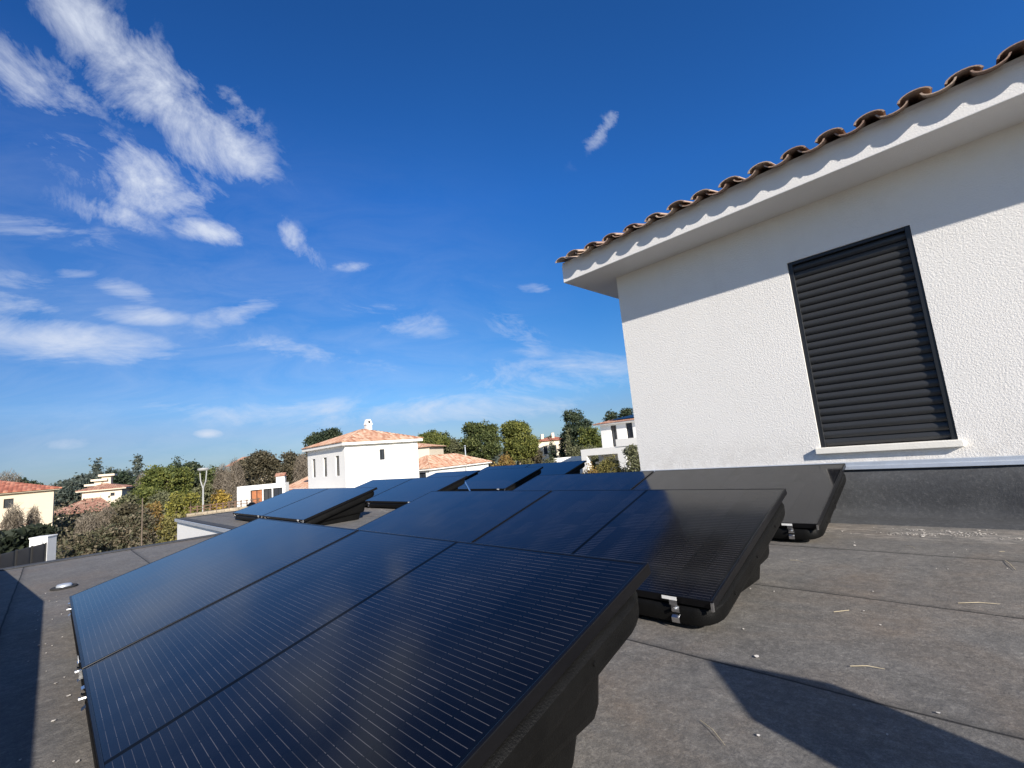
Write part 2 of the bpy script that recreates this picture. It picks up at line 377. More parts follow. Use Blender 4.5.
sun = bpy.data.lights.new('sun', 'SUN'); sun.energy = 5.0; sun.angle = math.radians(.53); sun.color = (1, .93, .83)
so = bpy.data.objects.new('sun', sun); COL.objects.link(so)
import mathutils
so.rotation_euler = mathutils.Vector(tuple(TOSUN)).to_track_quat('Z', 'Y').to_euler(); so.location = (20, -8, 12)

# ------------------------------------------------------------------ ground
_hc = at(150, 470, 150)
def gz(x, y):
    h = ZG+5.0*np.exp(-(((x-_hc[0])/38)**2+((y-_hc[1])/60)**2))
    return h+.18*np.sin(x*.21+1)*np.cos(y*.17)+.1*np.sin(x*.6+y*.4)
nx = 140; xs = np.concatenate([np.linspace(-900, -200, 20), np.linspace(-190, 60, 126), np.linspace(80, 900, 20)])
ys = np.concatenate([np.linspace(-900, -80, 20), np.linspace(-70, 200, 136), np.linspace(220, 900, 20)])
X, Y = np.meshgrid(xs, ys); Z = gz(X, Y); NX = len(xs)
mb = MB(); mb.v = [tuple(map(float, p)) for p in zip(X.ravel(), Y.ravel(), Z.ravel())]
mb.f = [(j*NX+i, j*NX+i+1, (j+1)*NX+i+1, (j+1)*NX+i) for j in range(len(ys)-1) for i in range(NX-1)]
tag(mb.build('ground', M['soil'], smooth=True), kind='structure')

# ------------------------------------------------------------------ the house we stand on
YW = 4.83; XC = -2.905
H = empty('villa', (0, 0, ZG), label='white rendered villa with tiled eave, closed grey shutter and flat felt roof under the panels', cat='house')
def hb(mb, name, mat, parent=None, **k):        # parts are written in world coordinates; shift to the thing's base
    if parent is None or parent is H:
        mb.v = [(a, b, c-ZG) for a, b, c in mb.v]; return mb.build(name, mat, H, **k)
    mb.v = [(a, b, c-ZG) for a, b, c in mb.v]; return mb.build(name, mat, parent, **k)
# flat roof: L-shaped slab, its body down to the ground
mb = MB(); poly = [(-7.9, -3.2), (6.5, -3.2), (6.5, 10.6), (-12.6, 10.6), (-12.6, 1.97), (-7.9, 1.97)]
# top, subdivided as two rectangles
mb.add([(-7.9, -3.2, ZR), (6.5, -3.2, ZR), (6.5, 1.97, ZR), (-7.9, 1.97, ZR), (-12.6, 1.97, ZR), (6.5, 10.6, ZR), (-12.6, 10.6, ZR)], [(0, 1, 2, 3), (4, 3, 2, 5, 6)])
for i in range(6):
    a = poly[i]; b_ = poly[(i+1) % 6]; mb.quad((a[0], a[1], ZR-.05), (b_[0], b_[1], ZR-.05), (b_[0], b_[1], ZR), (a[0], a[1], ZR))
FR = hb(mb, 'flat_roof', M['felt'])
mb = MB()
for i in range(6):
    a = poly[i]; b_ = poly[(i+1) % 6]; mb.quad((a[0], a[1], ZG-.5), (b_[0], b_[1], ZG-.5), (b_[0], b_[1], ZR-.05), (a[0], a[1], ZR-.05))
hb(mb, 'lower_wall', M['white_wall'])
# low felt kerb and metal edge round the roof's free edges
mb = MB()
mb.box((-7.93, -3.2, ZR+.003), (-7.75, 1.79, ZR+.012)); mb.box((-12.63, 1.94, ZR+.003), (-7.75, 2.10, ZR+.012)); mb.box((-12.63, 2.10, ZR+.003), (-12.45, 10.6, ZR+.012))
hb(mb, 'roof_edge_trim', M['upstand'], bevel=.008)
mb = MB(); mb.box((-12.635, 1.925, ZR-.045), (-7.935, 1.967, ZR+.012)); hb(mb, 'coping_strip', M['alu'])
# upper storey wall
mb = MB(); WX0, WX1, WZ0, WZ1 = -1.101, -.212, -.205, 1.507
wall_holes(mb, (XC, YW, 0), (1, 0, 0), (0, -1, 0), 9.4, ZR-.02, 1.985, [(WX0-XC, WX1-XC, WZ0, WZ1)], .13)
mb.quad((XC, 10.4, ZR-.02), (XC, YW, ZR-.02), (XC, YW, 1.985), (XC, 10.4, 1.985))
mb.quad((6.495, YW, ZR-.02), (6.495, 10.4, ZR-.02), (6.495, 10.4, 1.985), (6.495, YW, 1.985))
mb.quad((6.495, 10.4, ZR-.02), (XC, 10.4, ZR-.02), (XC, 10.4, 1.985), (6.495, 10.4, 1.985))
hb(mb, 'upper_wall', M['render'])
mb = MB(); mb.box((-3.367, 4.384, 1.98), (6.95, 10.85, 2.2)); hb(mb, 'eave_soffit', M['render_smooth'], bevel=.006)
# window
WI = empty('window', (0, 0, 0)); WI.parent = H
mb = MB(); gd = .037
mb.box((WX0, YW+.016, WZ0), (WX0+gd, YW+.085, WZ1)); mb.box((WX1-gd, YW+.006, WZ0), (WX1, YW+.085, WZ1)); mb.box((WX0+gd, YW+.014, WZ1-.03), (WX1-gd, YW+.087, WZ1))
hb(mb, 'shutter_frame', M['shutter_frame'], WI, bevel=.003)
mb = MB(); NS = 25; z0 = WZ0+.006; zh = (WZ1-.03-z0)/NS
prof = []
for k in range(NS):
    for j in range(7):
        a = j/6; prof.append((z0+(k+.06+a*.86)*zh, YW+.046-.016*math.sin(PI*(.08+.84*a))**.8))
    prof.append((z0+(k+.94)*zh, YW+.056)); prof.append((z0+(k+1.0)*zh, YW+.056))
vs = []; fs = []
for i, (z, y) in enumerate(prof): vs += [(WX0+gd-.01, y, z), (WX1-gd+.01, y, z)]
for i in range(len(prof)-1): fs.append((2*i, 2*i+1, 2*i+3, 2*i+2))
mb.add(vs, fs); hb(mb, 'roller_shutter', M['shutter'], WI)
mb = MB(); mb.box((-1.135, YW-.045, WZ0-.052), (-.185, YW+.10, WZ0-.001)); hb(mb, 'sill', M['sill'], WI, bevel=.004)
# aluminium flashing with a folded lower lip, felt upstand with a rounded foot
def extrude_x(pts, x0, x1):
    mb = MB(); n = len(pts); vs = [(x0, y, z) for y, z in pts]+[(x1, y, z) for y, z in pts]
    return mb.add(vs, [(i, i+1, n+i+1, n+i) for i in range(n-1)])
hb(extrude_x([(YW-.002, -.338), (YW-.018, -.342), (YW-.02, -.366), (YW-.040, -.372), (YW-.044, -.398), (YW-.02, -.404), (YW-.003, -.404)], XC, 6.4), 'flashing_strip', M['alu'])
# upstand: slightly wavy felt
mb = MB(); prof = [(YW-.004, -.40), (YW-.03, -.425), (YW-.055, -.455), (YW-.068, -.50), (YW-.074, -.56), (YW-.078, -.66), (YW-.085, -.72), (YW-.115, -.755), (YW-.17, ZR+.010), (YW-.42, ZR+.005), (YW-.425, ZR)]
xs_ = np.linspace(XC, 6.4, 150); vs = []; fs = []
for i, x in enumerate(xs_):
    for j, (y, z) in enumerate(prof):
        k = math.sin(PI*j/(len(prof)-1)); lap = .006*(x > .02)
        vs.append((x, y-k*(.010*math.sin(x*3.1)+.006*math.sin(x*9.7+j)+.012)-lap, z))
n = len(prof)
for i in range(len(xs_)-1):
    for j in range(n-1): fs.append((i*n+j, i*n+j+1, (i+1)*n+j+1, (i+1)*n+j))
mb.add(vs, fs); hb(mb, 'felt_upstand', M['upstand'], smooth=True)
# roman tiles: courses of covers and pans, real thickness
def tile_course(mb, x, y0, z0, kind, L=.46, r0=.098, r1=.078, th=.012, slope=.30, seedv=0):
    n = 8; vs = []; fs = []; uv = []
    for e, (yy, rr) in enumerate(((y0, r0), (y0+L, r1))):
        zz = z0+(yy-y0)*slope
        for ring, R in enumerate((rr, rr-th)):
            for k in range(n+1):
                a = PI*(.04+.92*k/n); px = x+R*math.cos(a); h = R*.56*math.sin(a)
                vs.append((px, yy, zz+h if kind == 'cover' else zz-h)); uv.append((seedv+.5+.01*k, .3+.3*e))
    m_ = n+1
    for k in range(n):
        fs += [(k, k+1, 2*m_+k+1, 2*m_+k), (m_+k+1, m_+k, 3*m_+k, 3*m_+k+1), (k+1, k, m_+k, m_+k+1), (2*m_+k, 2*m_+k+1, 3*m_+k+1, 3*m_+k)]
    for k in (0, n): fs.append((k, m_+k, 3*m_+k, 2*m_+k))
    mb.add(vs, fs, uv)
mb = MB(); P_ = .256; sd = 0
for c in range(4):
    for i in range(1, 41):
        xc = -3.345+i*P_; y0 = 4.265+c*.36; z0 = 2.203+c*.36*.30; sd += 1
        j1, j2, j3 = random.uniform(-.006, .006), random.uniform(-.014, .014), random.uniform(-.005, .005)
        tile_course(mb, xc+j1, y0+j2-.012, z0+.002+j3, 'cover', seedv=sd)
        if i < 40: tile_course(mb, xc+P_/2, y0+random.uniform(-.01, .012), z0+.028, 'pan', seedv=sd+500)
# verge tiles on the west side
for c in range(14): tile_course(mb, -3.275, 4.25+c*.36, 2.196+c*.36*.30, 'cover', seedv=900+c, r0=.085, r1=.07)
mb2 = MB()
nc = 41*8
for i in range(nc+1):
    x = -3.40+i*P_/8; wv = .045*abs(math.sin(PI*i/8))
    mb.v.append((x, 5.6, 2.24+(5.6-4.265)*.3+wv)); mb.v.append((x, 8.0, 2.24+(8.0-4.265)*.3+wv)); mb.v.append((x, 10.9, 2.24+(8.0-4.265)*.3+wv-.87))
b0 = len(mb.v)-3*(nc+1)
for i in range(nc):
    for r in (0, 1):
        f = (b0+3*i+r, b0+3*i+3+r, b0+3*i+4+r, b0+3*i+1+r); mb.uv[len(mb.f)] = [(i/8, 0), ((i+1)/8, 0), ((i+1)/8, 7), (i/8, 7)]; mb.f.append(f)
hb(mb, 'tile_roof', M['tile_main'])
mb = MB()   # plastered fill under the first tiles and the roof body
mb.box((-3.36, 4.392, 2.2), (6.94, 4.60, 2.232)); mb.add([(-3.36, 4.60, 2.2), (-3.36, 10.8, 2.2), (-3.36, 8.0, 3.30), (6.94, 4.60, 2.2), (6.94, 10.8, 2.2), (6.94, 8.0, 3.30)], [(0, 1, 2), (3, 5, 4), (0, 2, 5, 3), (2, 1, 4, 5)])
hb(mb, 'tile_bed', M['render_smooth'])
# black felt wall added out of view to cast a shadow, west end raked
mb = MB(); yA, yB = -.475, -.72
vs = []; 
for y in (yA, yB): vs += [(-7.5, y, ZR), (1.6, y, ZR), (1.6, y, ZR+.6), (-3.9, y, ZR+.6), (-7.5, y, ZR+.17)]
mb.add(vs, [(0, 1, 2, 3, 4), (9, 8, 7, 6, 5), (0, 5, 6, 1), (1, 6, 7, 2), (2, 7, 8, 3), (3, 8, 9, 4), (4, 9, 5, 0)]); hb(mb, 'added_shadow_wall', M['black_felt'])
# made-up chimney: slab with pointed cap, added out of view for its shadow
CASTER = np.array([1.175, .885]); sa = math.atan2(-.776, 2.0); e1 = np.array([math.cos(sa), math.sin(sa)]); e2 = np.array([-e1[1], e1[0]])
def rot_box(mb, c, hx, hy, za, zb, taper=1.):
    vs = []
    for z, s in ((za, 1.), (zb, taper)):
        for a, b_ in ((-1, -1), (1, -1), (1, 1), (-1, 1)):
            q = c+e1*a*hx*s+e2*b_*hy*s; vs.append((q[0], q[1], z))
    return mb.add(vs, [(0, 3, 2, 1), (4, 5, 6, 7), (0, 1, 5, 4), (1, 2, 6, 5), (2, 3, 7, 6), (3, 0, 4, 7)])
mb = MB(); rot_box(mb, CASTER, .06, .172, ZR, ZR+.83); rot_box(mb, CASTER, .06, .172, ZR+.83, ZR+1.0, .06)
hb(mb, 'chimney', M['render'], bevel=.01)

# ------------------------------------------------------------------ solar panels on plastic ballast tubs
PL, PW, TILT = 1.722, 1.134, .2725; cT, sT = math.cos(TILT), math.sin(TILT); ZL = .13
def sl(y): return ZL+y*sT/cT                     # height of the frame's top plane at horizontal distance y
def P3(u, v, d=0): return (u, v*cT+d*sT, ZL+v*sT-d*cT)   # u along, v up the slope, d below the top plane
def rrect(x0, x1, y0, y1, r, n=5):
    pts = []
    for cx_, cy_, a0 in ((x1-r, y1-r, 0), (x0+r, y1-r, 90), (x0+r, y0+r, 180), (x1-r, y0+r, 270)):
        for k in range(n+1):
            a = math.radians(a0+90*k/n); pts.append((cx_+r*math.cos(a), cy_+r*math.sin(a)))
    return pts
def make_panel():
    root = empty('solar_panel')
    fw = .011; g = .0012
    mb = MB(); mb.add([P3(fw, fw, g), P3(PL-fw, fw, g), P3(PL-fw, PW-fw, g), P3(fw, PW-fw, g)], [(0, 1, 2, 3)], [(fw, fw), (PL-fw, fw), (PL-fw, PW-fw), (fw, PW-fw)])
    mb.build('glass', M['glass'], root)
    mb = MB(); D = .032
    outer = [(0, 0), (PL, 0), (PL, PW), (0, PW)]; inner = [(fw, fw), (PL-fw, fw), (PL-fw, PW-fw), (fw, PW-fw)]
    vs = [P3(*q) for q in outer]+[P3(*q) for q in inner]+[P3(*q, D) for q in outer]+[P3(*q, .012) for q in inner]
    fs = []
    for i in range(4):
        j = (i+1) % 4; fs += [(i, j, 4+j, 4+i), (i, 8+i, 8+j, j), (4+i, 4+j, 12+j, 12+i)]
    fs.append((11, 10, 9, 8)); mb.add(vs, fs); mb.build('frame', M['frame'], root, bevel=.0022)
    # tub: lofted rings
    mb = MB(); rings = []
    def ring(x0, x1, y0, y1, r, zf): rings.append([(x, y, max(0.002, zf(y))) for x, y in rrect(x0, x1, y0, y1, r)])
    top = PW*cT
    ring(.02, PL-.02, .030, top-.04, .085, lambda y: sl(y)-.038)
    ring(.004, PL-.004, .012, top-.022, .095, lambda y: sl(y)-.046)
    ring(-.006, PL+.006, .006, top-.012, .10, lambda y: sl(y)-.056)
    ring(-.006, PL+.006, .008, top-.014, .10, lambda y: sl(y)-.096)
    ring(-.001, PL+.001, .014, top-.022, .10, lambda y: sl(y)-.112)
    ring(.012, PL-.012, .028, top-.036, .10, lambda y: sl(y)-.120)
    ring(.060, PL-.060, .060, top-.13, .08, lambda y: sl(y)-.116)
    ring(.068, PL-.068, .066, top-.155, .07, lambda y: min(sl(y)-.118, .125))
    ring(.078, PL-.078, .074, top-.165, .06, lambda y: min(sl(y)-.125, .10))
    ring(.105, PL-.105, .10, top-.205, .06, lambda y: min(sl(y)-.13, .085))
    ring(.115, PL-.115, .11, top-.225, .06, lambda y: 0.004)
    n = len(rings[0])
    for R in rings: mb.v += R
    for a in range(len(rings)-1):
        for k in range(n): mb.f.append((a*n+k, (a+1)*n+k, (a+1)*n+(k+1) % n, a*n+(k+1) % n))
    mb.f.append(tuple(range(n))); mb.f.append(tuple((len(rings)-1)*n+k for k in range(n))[::-1])
    tub = mb.build('ballast_tub', M['tub'], root, smooth=True)
    tub.data.set_sharp_from_angle(angle=math.radians(40))
    for x in (.16, PL-.165):                       # folded steel clamp from frame to tub lip, front
        mb = MB(); hw = .017
        pr = [(.010, sl(0)-.012), (-.006, sl(0)-.016), (-.007, sl(0)-.034), (.006, sl(0)-.040), (.004, sl(0)-.060), (.010, sl(0)-.074), (-.004, sl(0)-.084), (-.002, sl(0)-.104)]
        vs = [];
        for y, z in pr: vs += [(x-hw, y, z), (x+hw, y, z)]
        mb.add(vs, [(2*i, 2*i+1, 2*i+3, 2*i+2) for i in range(len(pr)-1)])
        mb.tube([(x, -.012, sl(0)-.05), (x, .01, sl(0)-.05)], .007, 8)
        mb.build('clamp', M['steel'], root)
    mb = MB(); mb.box((PL-.215, -.0035, sl(0)-.016), (PL-.15, -.0022, sl(0)-.003)); mb.build('label_plate', M['sticker'], root)
    mb = MB(); mb.box((.004+PL-.012, -.006, sl(0)-.036), (PL+.001, .006, sl(0)-.004)); mb.build('corner_tab', M['steel'], root)
    for sgn in (-1, 1):
        for y in (.2, .5, .8):
            x = PL+.006 if sgn > 0 else -.006
            MB().tube([(x-sgn*.004, y, sl(y)-.075), (x+sgn*.004, y, sl(y)-.075)], [.008, .006], 8).build('rivet', M['tub'], root)
    return root
GP = PL+.02
ROWS = [(-4.195, .102), (-4.335, 1.846), (-4.375, 3.582)]
SP = []
labs = {(0, 0): 'front row black solar panel on the left, its low corner beside the round roof outlet',
        (0, 1): 'nearest black solar panel in the front row, fine silver cell wires showing',
        (1, 0): 'left panel of the middle near row, plain blue reflection, directly behind the front row',
        (1, 1): 'right panel of the middle near row, shiny steel clamp on its low front edge',
        (2, 0): 'left panel of the back near row, its far corner at the villa wall corner',
        (2, 1): 'right panel of the back near row, closest to the wall below the shutter'}
for r_, (x, y) in enumerate(ROWS):
    for k in (0, 1): SP.append((x+k*GP, y, labs[(r_, k)]))
far = [(2.42, 0, -10.08, 'leftmost far solar panel, at the edge of the flat roof beside the white wall face'), (2.42, 1, -8.34, 'first far row solar panel, dark raised end facing the open strip of roof'),
       (4.16, 0, -10.08, 'second far row solar panel directly in front of the big white house'), (4.16, 1, -8.34, 'second far row solar panel, low edge hidden by the middle near row'),
       (5.92, 0, -10.08, 'third far row solar panel in front of the low garage with orange tiles'), (5.92, 1, -8.12, 'third far row solar panel with a steel brace lying at its low edge'),
       (7.64, 0, -10.08, 'last row solar panel in front of the pines, thin sliver visible'), (7.64, 1, -8.34, 'last row solar panel farthest right, in front of the russet hedge')]
for (y, k, x, lb) in far: SP.append((x, y, lb))
proto = make_panel()
for i, (x, y, lb) in enumerate(SP):
    o = proto if i == 0 else copy_tree(proto)
    for ch_ in o.children:         # the centre bar between the half-cell strings stands out on the two right-hand near panels
        if ch_.name.startswith('glass'): ch_.color = ((1, 0, 0, 1) if i in (1, 3) else (.12, 0, 0, 1))
    o.location = (x, y, ZR+.004); o['label'] = lb; o['category'] = 'solar panel'; o['group'] = 'black solar panels on plastic tubs on the flat roof'
# steel brace
mb = MB(); a = np.array([-8.0, 6.25, ZR+.30]); b_ = np.array([-7.15, 5.75, ZR+.06]); mb.tube([a-b_, (a-b_)*.5, (0, 0, 0)], .014, 6)
o = mb.build('brace', M['steel']); o.location = tuple(b_); tag(o, 'thin bright steel rod resting against the low edge of a far solar panel', 'metal rod')
# round roof outlet
o = empty('roof_outlet', (-5.567, .103, ZR), label='round roof outlet with dark rubber ring and pale domed cap left of the front panels', cat='roof outlet')
def disc_rings(mb, prof, n=24):
    for r, z in prof:
        for k in range(n): mb.v.append((r*math.cos(2*PI*k/n), r*math.sin(2*PI*k/n), z))
    m_ = len(prof)
    for i in range(m_-1):
        for k in range(n): mb.f.append((i*n+k, i*n+(k+1) % n, (i+1)*n+(k+1) % n, (i+1)*n+k))
    mb.f.append(tuple((m_-1)*n+k for k in range(n)))
    return mb
disc_rings(MB(), [(.085, .003), (.085, .012), (.08, .016), (.06, .016), (.05, .01)]).build('flange', M['black_felt'], o, smooth=False)
disc_rings(MB(), [(.05, .008), (.05, .024), (.044, .032), (.02, .036), (.004, .037)]).build('cap', M['alu'], o, smooth=True)
o = empty('roof_vent', (-11.2, 3.05, ZR), label='small dark vent cowl on the far roof near its left edge', cat='roof vent')
disc_rings(MB(), [(.16, .003), (.15, .02), (.055, .03), (.055, .14)]).build('collar', M['black_felt'], o)
disc_rings(MB(), [(.05, .15), (.10, .15), (.10, .18), (.03, .22), (.004, .225)]).build('cowl', M['tub'], o)

# scattered debris on the felt: lime flakes, straws (uncountable)
mb = MB()
def chip(x, y, s, ang, l=1., z=ZR+.002, h=.002):
    ca, sa_ = math.cos(ang), math.sin(ang); k = random.randint(4, 6); vs = []
    for i in range(k):
        a = 2*PI*i/k+random.uniform(-.3, .3); r = s*random.uniform(.6, 1.1); px = r*math.cos(a)*l; py = r*math.sin(a)
        vs.append((x+px*ca-py*sa_, y+px*sa_+py*ca, z+h+random.uniform(0, s*.3)))
    mb.add(vs+[(x, y, z-.001)], [tuple(range(k))]+[(k, (i+1) % k, i) for i in range(k)])
for c_ in range(26):
    cx_, cy_ = random.uniform(-.95, .9), random.gauss(4.13, .075)
    for i in range(random.randint(4, 30)):
        chip(cx_+random.gauss(0, .06), cy_+random.gauss(0, .022), random.uniform(.0015, .006)*(2.2 if random.random() < .05 else 1), random.uniform(0, 3), random.uniform(1, 2.6))
for i in range(40): chip(random.uniform(-1.0, 1.0), random.uniform(1.2, 4.7), random.uniform(.002, .006), random.uniform(0, 3))
for i in range(30): chip(random.uniform(-5.5, -1.2), random.uniform(-.05, .09), random.uniform(.003, .009), random.uniform(0, 3))
for (px, py) in [(688, 586), (703, 612), (940, 508), (1001, 505), (979, 531), (855, 546), (757, 658)]:
    v = ray(px, py); v = v*(ZR/v[2]); 
    if v[0] > -.8: chip(v[0], v[1], .009, random.uniform(0, 3), 1.3)
tag(mb.build('roof_debris', M['flake']), 'pale lime flakes and grit scattered over the dark roof felt', 'debris', kind='stuff')
mb = MB()
for (x0, y0, x1, y1) in [(958, 603, 1000, 604), (850, 666, 885, 669), (700, 720, 725, 745), (1005, 560, 1016, 570), (905, 545, 915, 548), (790, 560, 803, 562)]:
    a = ray(x0, y0); a = a*((ZR+.005)/a[2]); b_ = ray(x1, y1); b_ = b_*((ZR+.005)/b_[2]); m_ = (a+b_)/2+np.array([0, .006, .003]); mb.tube([a, m_, b_], [.001, .0013, .0006], 5)
for i in range(3):
    a = np.array([random.uniform(-.7, 1.), random.uniform(1.4, 4.2), ZR+.004]); q = random.uniform(0, PI); l = random.uniform(.02, .07)
    mb.tube([a, a+np.array([math.cos(q)*l, math.sin(q)*l, .002])], .0012, 4)
tag(mb.build('roof_straw', M['straw']), 'thin dry straws blown onto the dark roof felt', 'straw', kind='stuff')

# ------------------------------------------------------------------ neighbouring houses
def tiled_plane(mb, O, S, T, Slen, tmax, per=.22, amp=.035, lift=0.02, drop=.07):
    """O corner, S unit vector along the eave, T slope vector per metre of plan inset (with its rise), tmax(s) inset"""
    n = max(2, int(Slen/per*6)); cols = []
    N = np.cross(S, T); N /= np.linalg.norm(N); N = N if N[2] > 0 else -N
    for i in range(n+1):
        s = Slen*i/n; tm = max(.0, tmax(s)); wv = amp*abs(math.sin(PI*s/per))+lift
        p0 = O+S*s+N*wv; p1 = O+S*s+T*tm+N*wv; pd = O+S*s-np.array([0, 0, drop*.2])
        cols.append((pd, p0, p1, s/per, tm/.36))
    b0 = len(mb.v)
    for c in cols: mb.v += [tuple(c[0]), tuple(c[1]), tuple(c[2])]
    for i in range(n):
        a, b_ = b0+3*i, b0+3*i+3
        mb.uv[len(mb.f)] = [(cols[i][3], .5), (cols[i+1][3], .5), (cols[i+1][3], .5), (cols[i][3], .5)]; mb.f.append((a, b_, b_+1, a+1))
        mb.uv[len(mb.f)] = [(cols[i][3], 0), (cols[i+1][3], 0), (cols[i+1][3], cols[i+1][4]), (cols[i][3], cols[i][4])]; mb.f.append((a+1, b_+1, b_+2, a+2))
def hip(mb, x0, x1, y0, y1, z, pitch, **k):
    W = x1-x0; D = y1-y0; h = min(W, D)/2
    E = lambda *a: np.array(a, float)
    tiled_plane(mb, E(x0, y0, z), E(1, 0, 0), E(0, 1, pitch), W, lambda s: min(s, W-s, h), **k)
    tiled_plane(mb, E(x1, y1, z), E(-1, 0, 0), E(0, -1, pitch), W, lambda s: min(s, W-s, h), **k)
    tiled_plane(mb, E(x0, y1, z), E(0, -1, 0), E(1, 0, pitch), D, lambda s: min(s, D-s, h), **k)
    tiled_plane(mb, E(x1, y0, z), E(0, 1, 0), E(-1, 0, pitch), D, lambda s: min(s, D-s, h), **k)
def gable(mb, x0, x1, y0, y1, z, pitch, **k):   # ridge along x
    W = x1-x0; h = (y1-y0)/2; E = lambda *a: np.array(a, float)
    tiled_plane(mb, E(x0, y0, z), E(1, 0, 0), E(0, 1, pitch), W, lambda s: h, **k)
    tiled_plane(mb, E(x1, y1, z), E(-1, 0, 0), E(0, -1, pitch), W, lambda s: h, **k)
def block(root, la, lb, zb, ze, wall, holesA=(), holesB=(), name='wall', off=(0, 0), pane='dark_glass', wname='window'):
    """rectangular storey in the thing's own frame: face A on local y=0, face B on local x=0"""
    ox, oy = off; mb = MB()
    wall_holes(mb, (ox, oy, 0), (1, 0, 0), (0, -1, 0), la, zb, ze, [h for h in holesA], .13)
    wall_holes(mb, (ox, oy+lb, 0), (0, -1, 0), (-1, 0, 0), lb, zb, ze, [(lb-h[1], lb-h[0], h[2], h[3]) for h in holesB], .13)
    wall_holes(mb, (ox+la, oy, 0), (0, 1, 0), (1, 0, 0), lb, zb, ze, [], .2); wall_holes(mb, (ox+la, oy+lb, 0), (-1, 0, 0), (0, 1, 0), la, zb, ze, [], .2)
    mb.add([(ox, oy, ze), (ox+la, oy, ze), (ox+la, oy+lb, ze), (ox, oy+lb, ze)], [(0, 1, 2, 3)])
    mb.build(name, M[wall], root)
    for face, hs in (('A', holesA), ('B', holesB)):
        for h in hs:
            mt = M[h[4]] if len(h) > 4 else M[pane]; m2 = MB(); fr = .05; mf = MB()
            def Q(u, z, d): return (ox+u, oy+d, z) if face == 'A' else (ox+d, oy+u, z)
            a, b_, c, e = h[:4]
            m2.add([Q(a, c, .12), Q(b_, c, .12), Q(b_, e, .12), Q(a, e, .12)], [(0, 1, 2, 3)])
            for (p, q, r, s) in ((a, a+fr, c, e), (b_-fr, b_, c, e), (a+fr, b_-fr, e-fr, e), (a+fr, b_-fr, c, c+fr), ((a+b_)/2-.02, (a+b_)/2+.02, c+fr, e-fr)):
                mf.add([Q(p, r, .095), Q(q, r, .095), Q(q, s, .095), Q(p, s, .095)], [(0, 1, 2, 3)])
                mf.add([Q(p, r, .095), Q(p, s, .095), Q(p, s, .12), Q(p, r, .12)], [(0, 1, 2, 3)])
            fo = mf.build(wname, M['shutter_frame'], root); m2.build('pane', mt, fo)
def house(name, label, cat, px, py, D, ang, zb=ZG):
    c = at(px, py, D); return empty(name, (c[0], c[1], zb), math.radians(ang), label=label, cat=cat), c[2]-zb

# (1) big white house
R1, ze = house('white_house', 'two-storey white house with orange hipped roof, white chimney and three slim windows', 'house', 344.5, 443, 36, 90)
ZE = ze
LA, LB = 6.1, 6.95
block(R1, LA, LB, 0, ZE-.16, 'white_wall', [(2.72, 3.16, ZE-1.42, ZE-.62), ], [(1.0, 1.65, ZE-2.3, ZE-.85), (3.2, 3.85, ZE-2.3, ZE-.85), (5.4, 6.05, ZE-2.3, ZE-.85)])
mb = MB(); o_ = .32; mb.box((-o_, -o_, ZE-.17), (LA+o_, LB+o_, ZE+.06)); mb.build('eave', M['white_wall'], R1)
mb = MB(); hip(mb, -o_-.06, LA+o_+.06, -o_-.06, LB+o_+.06, ZE+.06, .33); rf = mb.build('roof', M['tile'], R1)
mb = MB(); cx_, cy_ = LA*.5+.45, LB*.45; mb.box((cx_-.22, cy_-.22, ZE+.7), (cx_+.22, cy_+.22, ZE+1.55)); mb.add([(cx_-.27, cy_-.27, ZE+1.55), (cx_+.27, cy_-.27, ZE+1.55), (cx_+.27, cy_+.27, ZE+1.55), (cx_-.27, cy_+.27, ZE+1.55), (cx_-.16, cy_-.16, ZE+2.0), (cx_+.16, cy_-.16, ZE+2.0), (cx_+.16, cy_+.16, ZE+2.0), (cx_-.16, cy_+.16, ZE+2.0)], [(0, 1, 5, 4), (1, 2, 6, 5), (2, 3, 7, 6), (3, 0, 4, 7), (4, 5, 6, 7), (3, 2, 1, 0)])
ch = mb.build('chimney', M['white_wall'], rf)
mb = MB(); mb.box((cx_-.09, cy_-.245, ZE+1.62), (cx_+.09, cy_-.17, ZE+1.86)); mb.build('flue_opening', M['dark'], rf)
mb = MB(); mb.tube([(4.25, -.01, ZE-3.35), (4.25, -.12, ZE-3.35)], .10, 10); mb.build('vent_grille', M['dark'], R1)
# low wing going left with a tiled lean-to and a pale terrace wall
block(R1, 3.2, 7.5, 0, ZE-3.15, 'white_wall', off=(.4, LB+.01), name='wing_wall')
mb = MB(); tiled_plane(mb, np.array([0.2, LB+7.9, ZE-3.3]), np.array([0, -1., 0]), np.array([1., 0, .36]), 7.9, lambda s: 3.6); mb.build('wing_roof', M['tile'], R1)
mb = MB(); mb.box((-2.6, .3, 0), (-.01, 8.5, ZE-4.35)); mb.build('terrace_wall', M['white_wall'], R1)

# (2) pool house
R2, ze = house('pool_house', 'low white flat-roofed pool house with an orange-brown door and glazed openings', 'pool house', 285, 482.5, 33, 80)
Z2 = ze
pl_ = at(237, 487, 34)-at(285, 482.5, 33); L2 = float(np.hypot(pl_[0], pl_[1])); R2.rotation_euler.z = math.atan2(pl_[1], pl_[0])-PI/2
block(R2, .7, L2, 0, Z2, 'white_wall', [], [(L2*.06, L2*.26, 0.2, Z2-.28, 'dark_glass'), (L2*.28, L2*.46, .2, Z2-.28, 'dark'), (L2*.48, L2*.73, .2, Z2-.28, 'brown_wood')])
